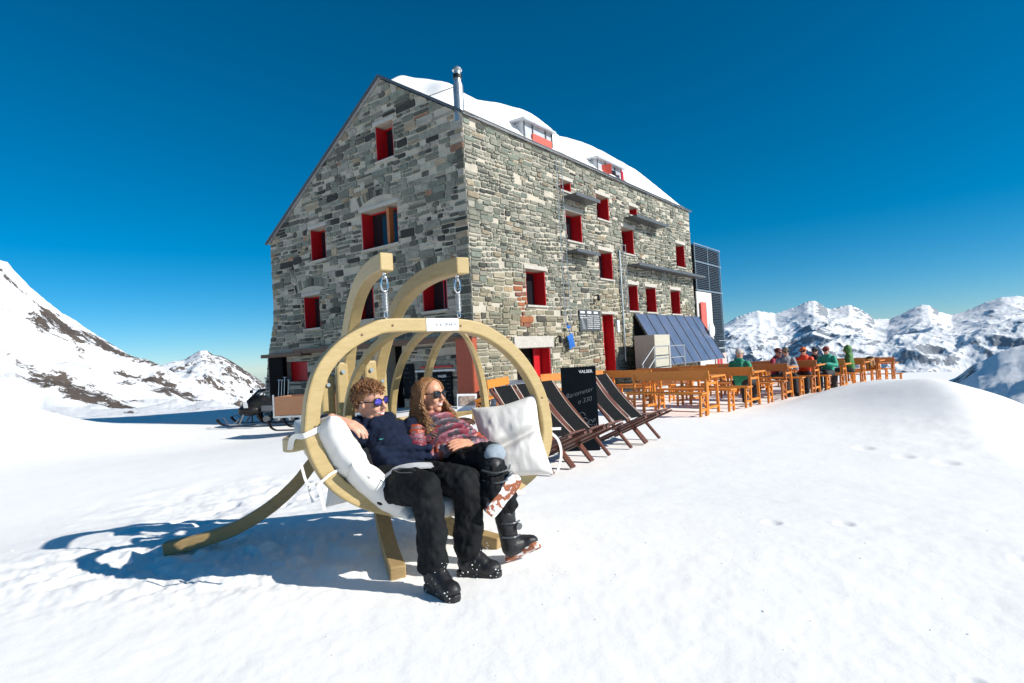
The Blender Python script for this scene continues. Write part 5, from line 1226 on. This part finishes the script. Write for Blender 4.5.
seated(at_px(775, 16.4), 16.4, fc(.4, -.9), 'person in a dark red jacket and dark hat leaning over the terrace table', (.32, .01, .04), SK, (.05, .03, .02), lean=.1, hat=(.12, .03, .03))
seated(at_px(783.5, 15.9), 15.9, fc(-.2, -.98), 'person in a grey patterned jacket in front of the dark red one', (.20, .21, .24), SK, (.05, .03, .02), lean=.12, hat=(.13, .10, .08))
seated(at_px(802, 16.8), 16.8, fc(-.6, -.8), 'person in a bright orange and red jacket with an orange hat', (.72, .07, .02), SK, (.05, .03, .02), hat=(.6, .14, .04))
seated(at_px(813.5, 17.8), 17.8, fc(-.5, -.86), 'person in a black jacket sitting behind the orange jacketed one', (.015, .016, .02), SK, (.05, .03, .02), hat=(.05, .05, .055))
seated(at_px(825, 17.2), 17.2, fc(-.75, -.66), 'person in a teal green jacket with a dark red headband', (.015, .30, .20), SK, (.1, .05, .03), hat=(.20, .03, .03))
seated(at_px(846, 18.6), 18.6, fc(-.8, .3), 'person in a light green hooded jacket looking towards the hut', (.055, .17, .04), SK, (.05, .03, .02), hood=True)
bg = pillow('rucksack', (0, 0, .22), (1, 0, 0), (0, .2, 1), .17, .22, .12, simple('orange_brown_nylon', (.34, .13, .02), .6), None, seed=31)
p_ = rowp(6, .3, .0); bg.location = (p_[0], p_[1], gz(*p_) + .47); tag(bg, 'small orange brown rucksack on a far terrace bench', 'rucksack')
mb = MB(); mb.tube([(-.1, -.11, .35), (-.1, -.16, .2), (-.1, -.11, .05)], .015, 6); mb.tube([(.1, -.11, .35), (.1, -.16, .2), (.1, -.11, .05)], .015, 6); mb.ell((0, 0, .44), (.13, .09, .04), None, 10, 8); mb.build('flap', M['black'], bg)
# ------------------------------------------------------------------ snowmobile, trailer, shovels at the left of the hut
GL = gz(-8.3, 18.2)
sm = empty('snowmobile', (-8.05, 19.2, GL + .10), R(176), 'black snowmobile with an orange stripe parked in the shade left of the hut', 'snowmobile')     # local +x = forward (to the left of the picture)
mb = MB(); mb.chain([V(1.05, 0, .42), V(.70, 0, .62), V(.35, 0, .72), V(.15, 0, .66)], [.13, .24, .25, .2], 14, flat=((0, 1, 0), .9)); mb.ell((.75, 0, .48), (.42, .36, .20)); mb.remesh('hood', M['black'], sm, .03, 2)
mb = MB(); mb.add([(.72, -.26, .82), (.72, .26, .82), (.35, .20, 1.16), (.35, -.20, 1.16), (.70, -.26, .81), (.70, .26, .81), (.33, .20, 1.15), (.33, -.20, 1.15)], [(0, 1, 2, 3), (7, 6, 5, 4), (0, 3, 7, 4), (1, 5, 6, 2), (2, 6, 7, 3), (0, 4, 5, 1)]); mb.build('windscreen', M['glass'], sm)
mb = MB(); mb.chain([V(.05, 0, .68), V(-.55, 0, .74), V(-1.05, 0, .78)], [.17, .17, .16], 12, flat=((0, 0, 1), .7)); mb.remesh('seat', M['boot'], sm, .025, 2)
mb = MB(); mb.span((-1.15, -.22, .42), (.3, .22, .62)); mb.build('tunnel', M['grey_metal'], sm, bevel=.03)
mb = MB(); tp = [V(.45, 0, .30), V(.35, 0, .12), V(.1, 0, .03), (V(-1.1, 0, .03)), V(-1.32, 0, .12), V(-1.38, 0, .28), V(-1.25, 0, .42), V(-.4, 0, .44), V(.35, 0, .42)]; mb.sweep(catmull(tp, 3, True), .38, .03, closed=True, side=(0, 1, 0)); mb.build('track', M['black'], sm)
for x in (.15, -.25, -.7, -1.15): mb = MB(); mb.tube([(x, -.21, .17), (x, .21, .17)], .10, 14); mb.build('idler_wheel', M['grey_metal'], sm)
for s in (-1, 1):
    mb = MB(); mb.sweep(catmull([V(.35, s * .42, .03), V(.9, s * .42, .02), V(1.4, s * .42, .04), V(1.62, s * .42, .16), V(1.68, s * .42, .26)], 4), .13, .03, side=(0, 1, 0)); sk_ = mb.build('ski', M['black'], sm)
    mb = MB(); mb.bar((.95, s * .42, .05), (.85, s * .25, .42), .05, .05); mb.bar((1.15, s * .42, .06), (.9, s * .25, .30), .03, .03); mb.tube([(1.3, s * .42, .05), (1.45, s * .42, .30), (1.66, s * .42, .26)], .014, 6); mb.build('ski_leg', M['grey_metal'], sk_)
mb = MB(); mb.tube([(.30, -.38, 1.02), (.25, -.15, 1.05), (.25, .15, 1.05), (.30, .38, 1.02)], .02, 8); mb.tube([(.45, 0, .75), (.25, 0, 1.05)], .03, 8); mb.build('handlebar', M['grey_metal'], sm)
for s in (-1, 1): mb = MB(); mb.box((.48, s * .42, 1.10), (.04, .16, .10)); mb.bar((.5, s * .30, .85), (.48, s * .40, 1.08), .015, .015); mb.build('mirror', M['black'], sm, bevel=.01)
mb = MB(); mb.sweep([V(-.2, .25, .66), V(-.7, .25, .74), V(-1.2, .23, .76)], .02, .05, side=(0, 1, 0)); mb.build('stripe', simple('signal_orange', (.85, .12, .03), .5), sm)
mb = MB(); mb.box((.75, .335, .66), (.14, .01, .20), (-.3, 0, 0)); mb.build('sticker', M['white'], sm)
mb = MB(); mb.span((-1.75, -.3, .45), (-1.15, .3, .50)); mb.span((-1.75, -.3, .5), (-1.72, .3, .85)); mb.build('cargo_rack', M['black'], sm)
GT = gz(-5.6, 15.8)
tr = empty('cargo_sled', (-5.15, 15.75, GT + .08), R(-9), 'brown boarded cargo sled on runners behind the swing, left of the hut door', 'sled')
mb = MB()
for q in (((-1.25, -.42, .42), (1.5, -.40, .92)), ((-1.25, .40, .42), (1.5, .42, .92)), ((-1.25, -.40, .42), (-1.23, .40, .92)), ((1.48, -.40, .42), (1.5, .40, .92)), ((-1.23, -.40, .42), (1.48, .40, .45))): mb.span(*q)
mb.build('box_sides', M['crate'], tr)
mb = MB()
for y in (-.44, .44): mb.span((-1.3, y - .015, .36), (1.55, y + .015, .41))
for x in (-1.27, 1.52): mb.span((x - .02, -.46, .36), (x + .02, -.43, .98))
for i in range(9): x = -1.15 + i * .31; mb.span((x, -.46, .30), (x + .04, -.43, .36))
mb.build('chassis', M['metal'], tr)
for y in (-.38, .38): mb = MB(); mb.sweep(catmull([V(-1.5, y, .28), V(-1.35, y, .06), V(-.9, y, .02), V(1.3, y, .02)], 4), .08, .03, side=(0, 1, 0)); rn = mb.build('runner', M['black'], tr); mb = MB(); mb.bar((-.7, y, .03), (-.5, y, .36), .04, .04); mb.bar((.8, y, .03), (.6, y, .36), .04, .04); mb.bar((-.1, y, .03), (-.5, y, .36), .03, .03); mb.build('strut', M['metal'], rn)
mb = MB(); mb.span((.95, -.432, .66), (1.15, -.421, .76)); mb.build('reflector', simple('amber_reflector', (.75, .30, .03), .3), tr)
def shovel():
    r = empty('snow_shovel', (0, 0, 0), 0, 'x', 'shovel', 'snow shovels leaning at the gable'); mb = MB(); mb.tube([(0, 0, .35), (0, .08, 1.35)], .016, 8); mb.build('shaft', M['metal'], r)
    mb = MB(); mb.tube([(-.09, .085, 1.37), (.09, .085, 1.37)], .02, 8); mb.build('grip', M['metal'], r); mb = MB(); mb.box((0, 0, .2), (.30, .02, .38), (-.08, 0, 0)); mb.build('blade', M['grey_metal'], r, bevel=.01); return r
sv = shovel(); names_ = ('leftmost', 'second from the left', 'middle', 'second from the right', 'rightmost')
for i, y in enumerate((10.1, 9.15, 8.95, 8.75, 8.5)):
    o = sv if i == 0 else copy_tree(sv); c = bw(-1.0, y); o.location = (c.x, c.y, gz(c.x, c.y) - .05 + (.25 if i in (0, 3) else .15)); o.rotation_euler.z = BROT - R(90); o['label'] = 'T grip snow shovel, %s of five at the gable foot' % names_[i]
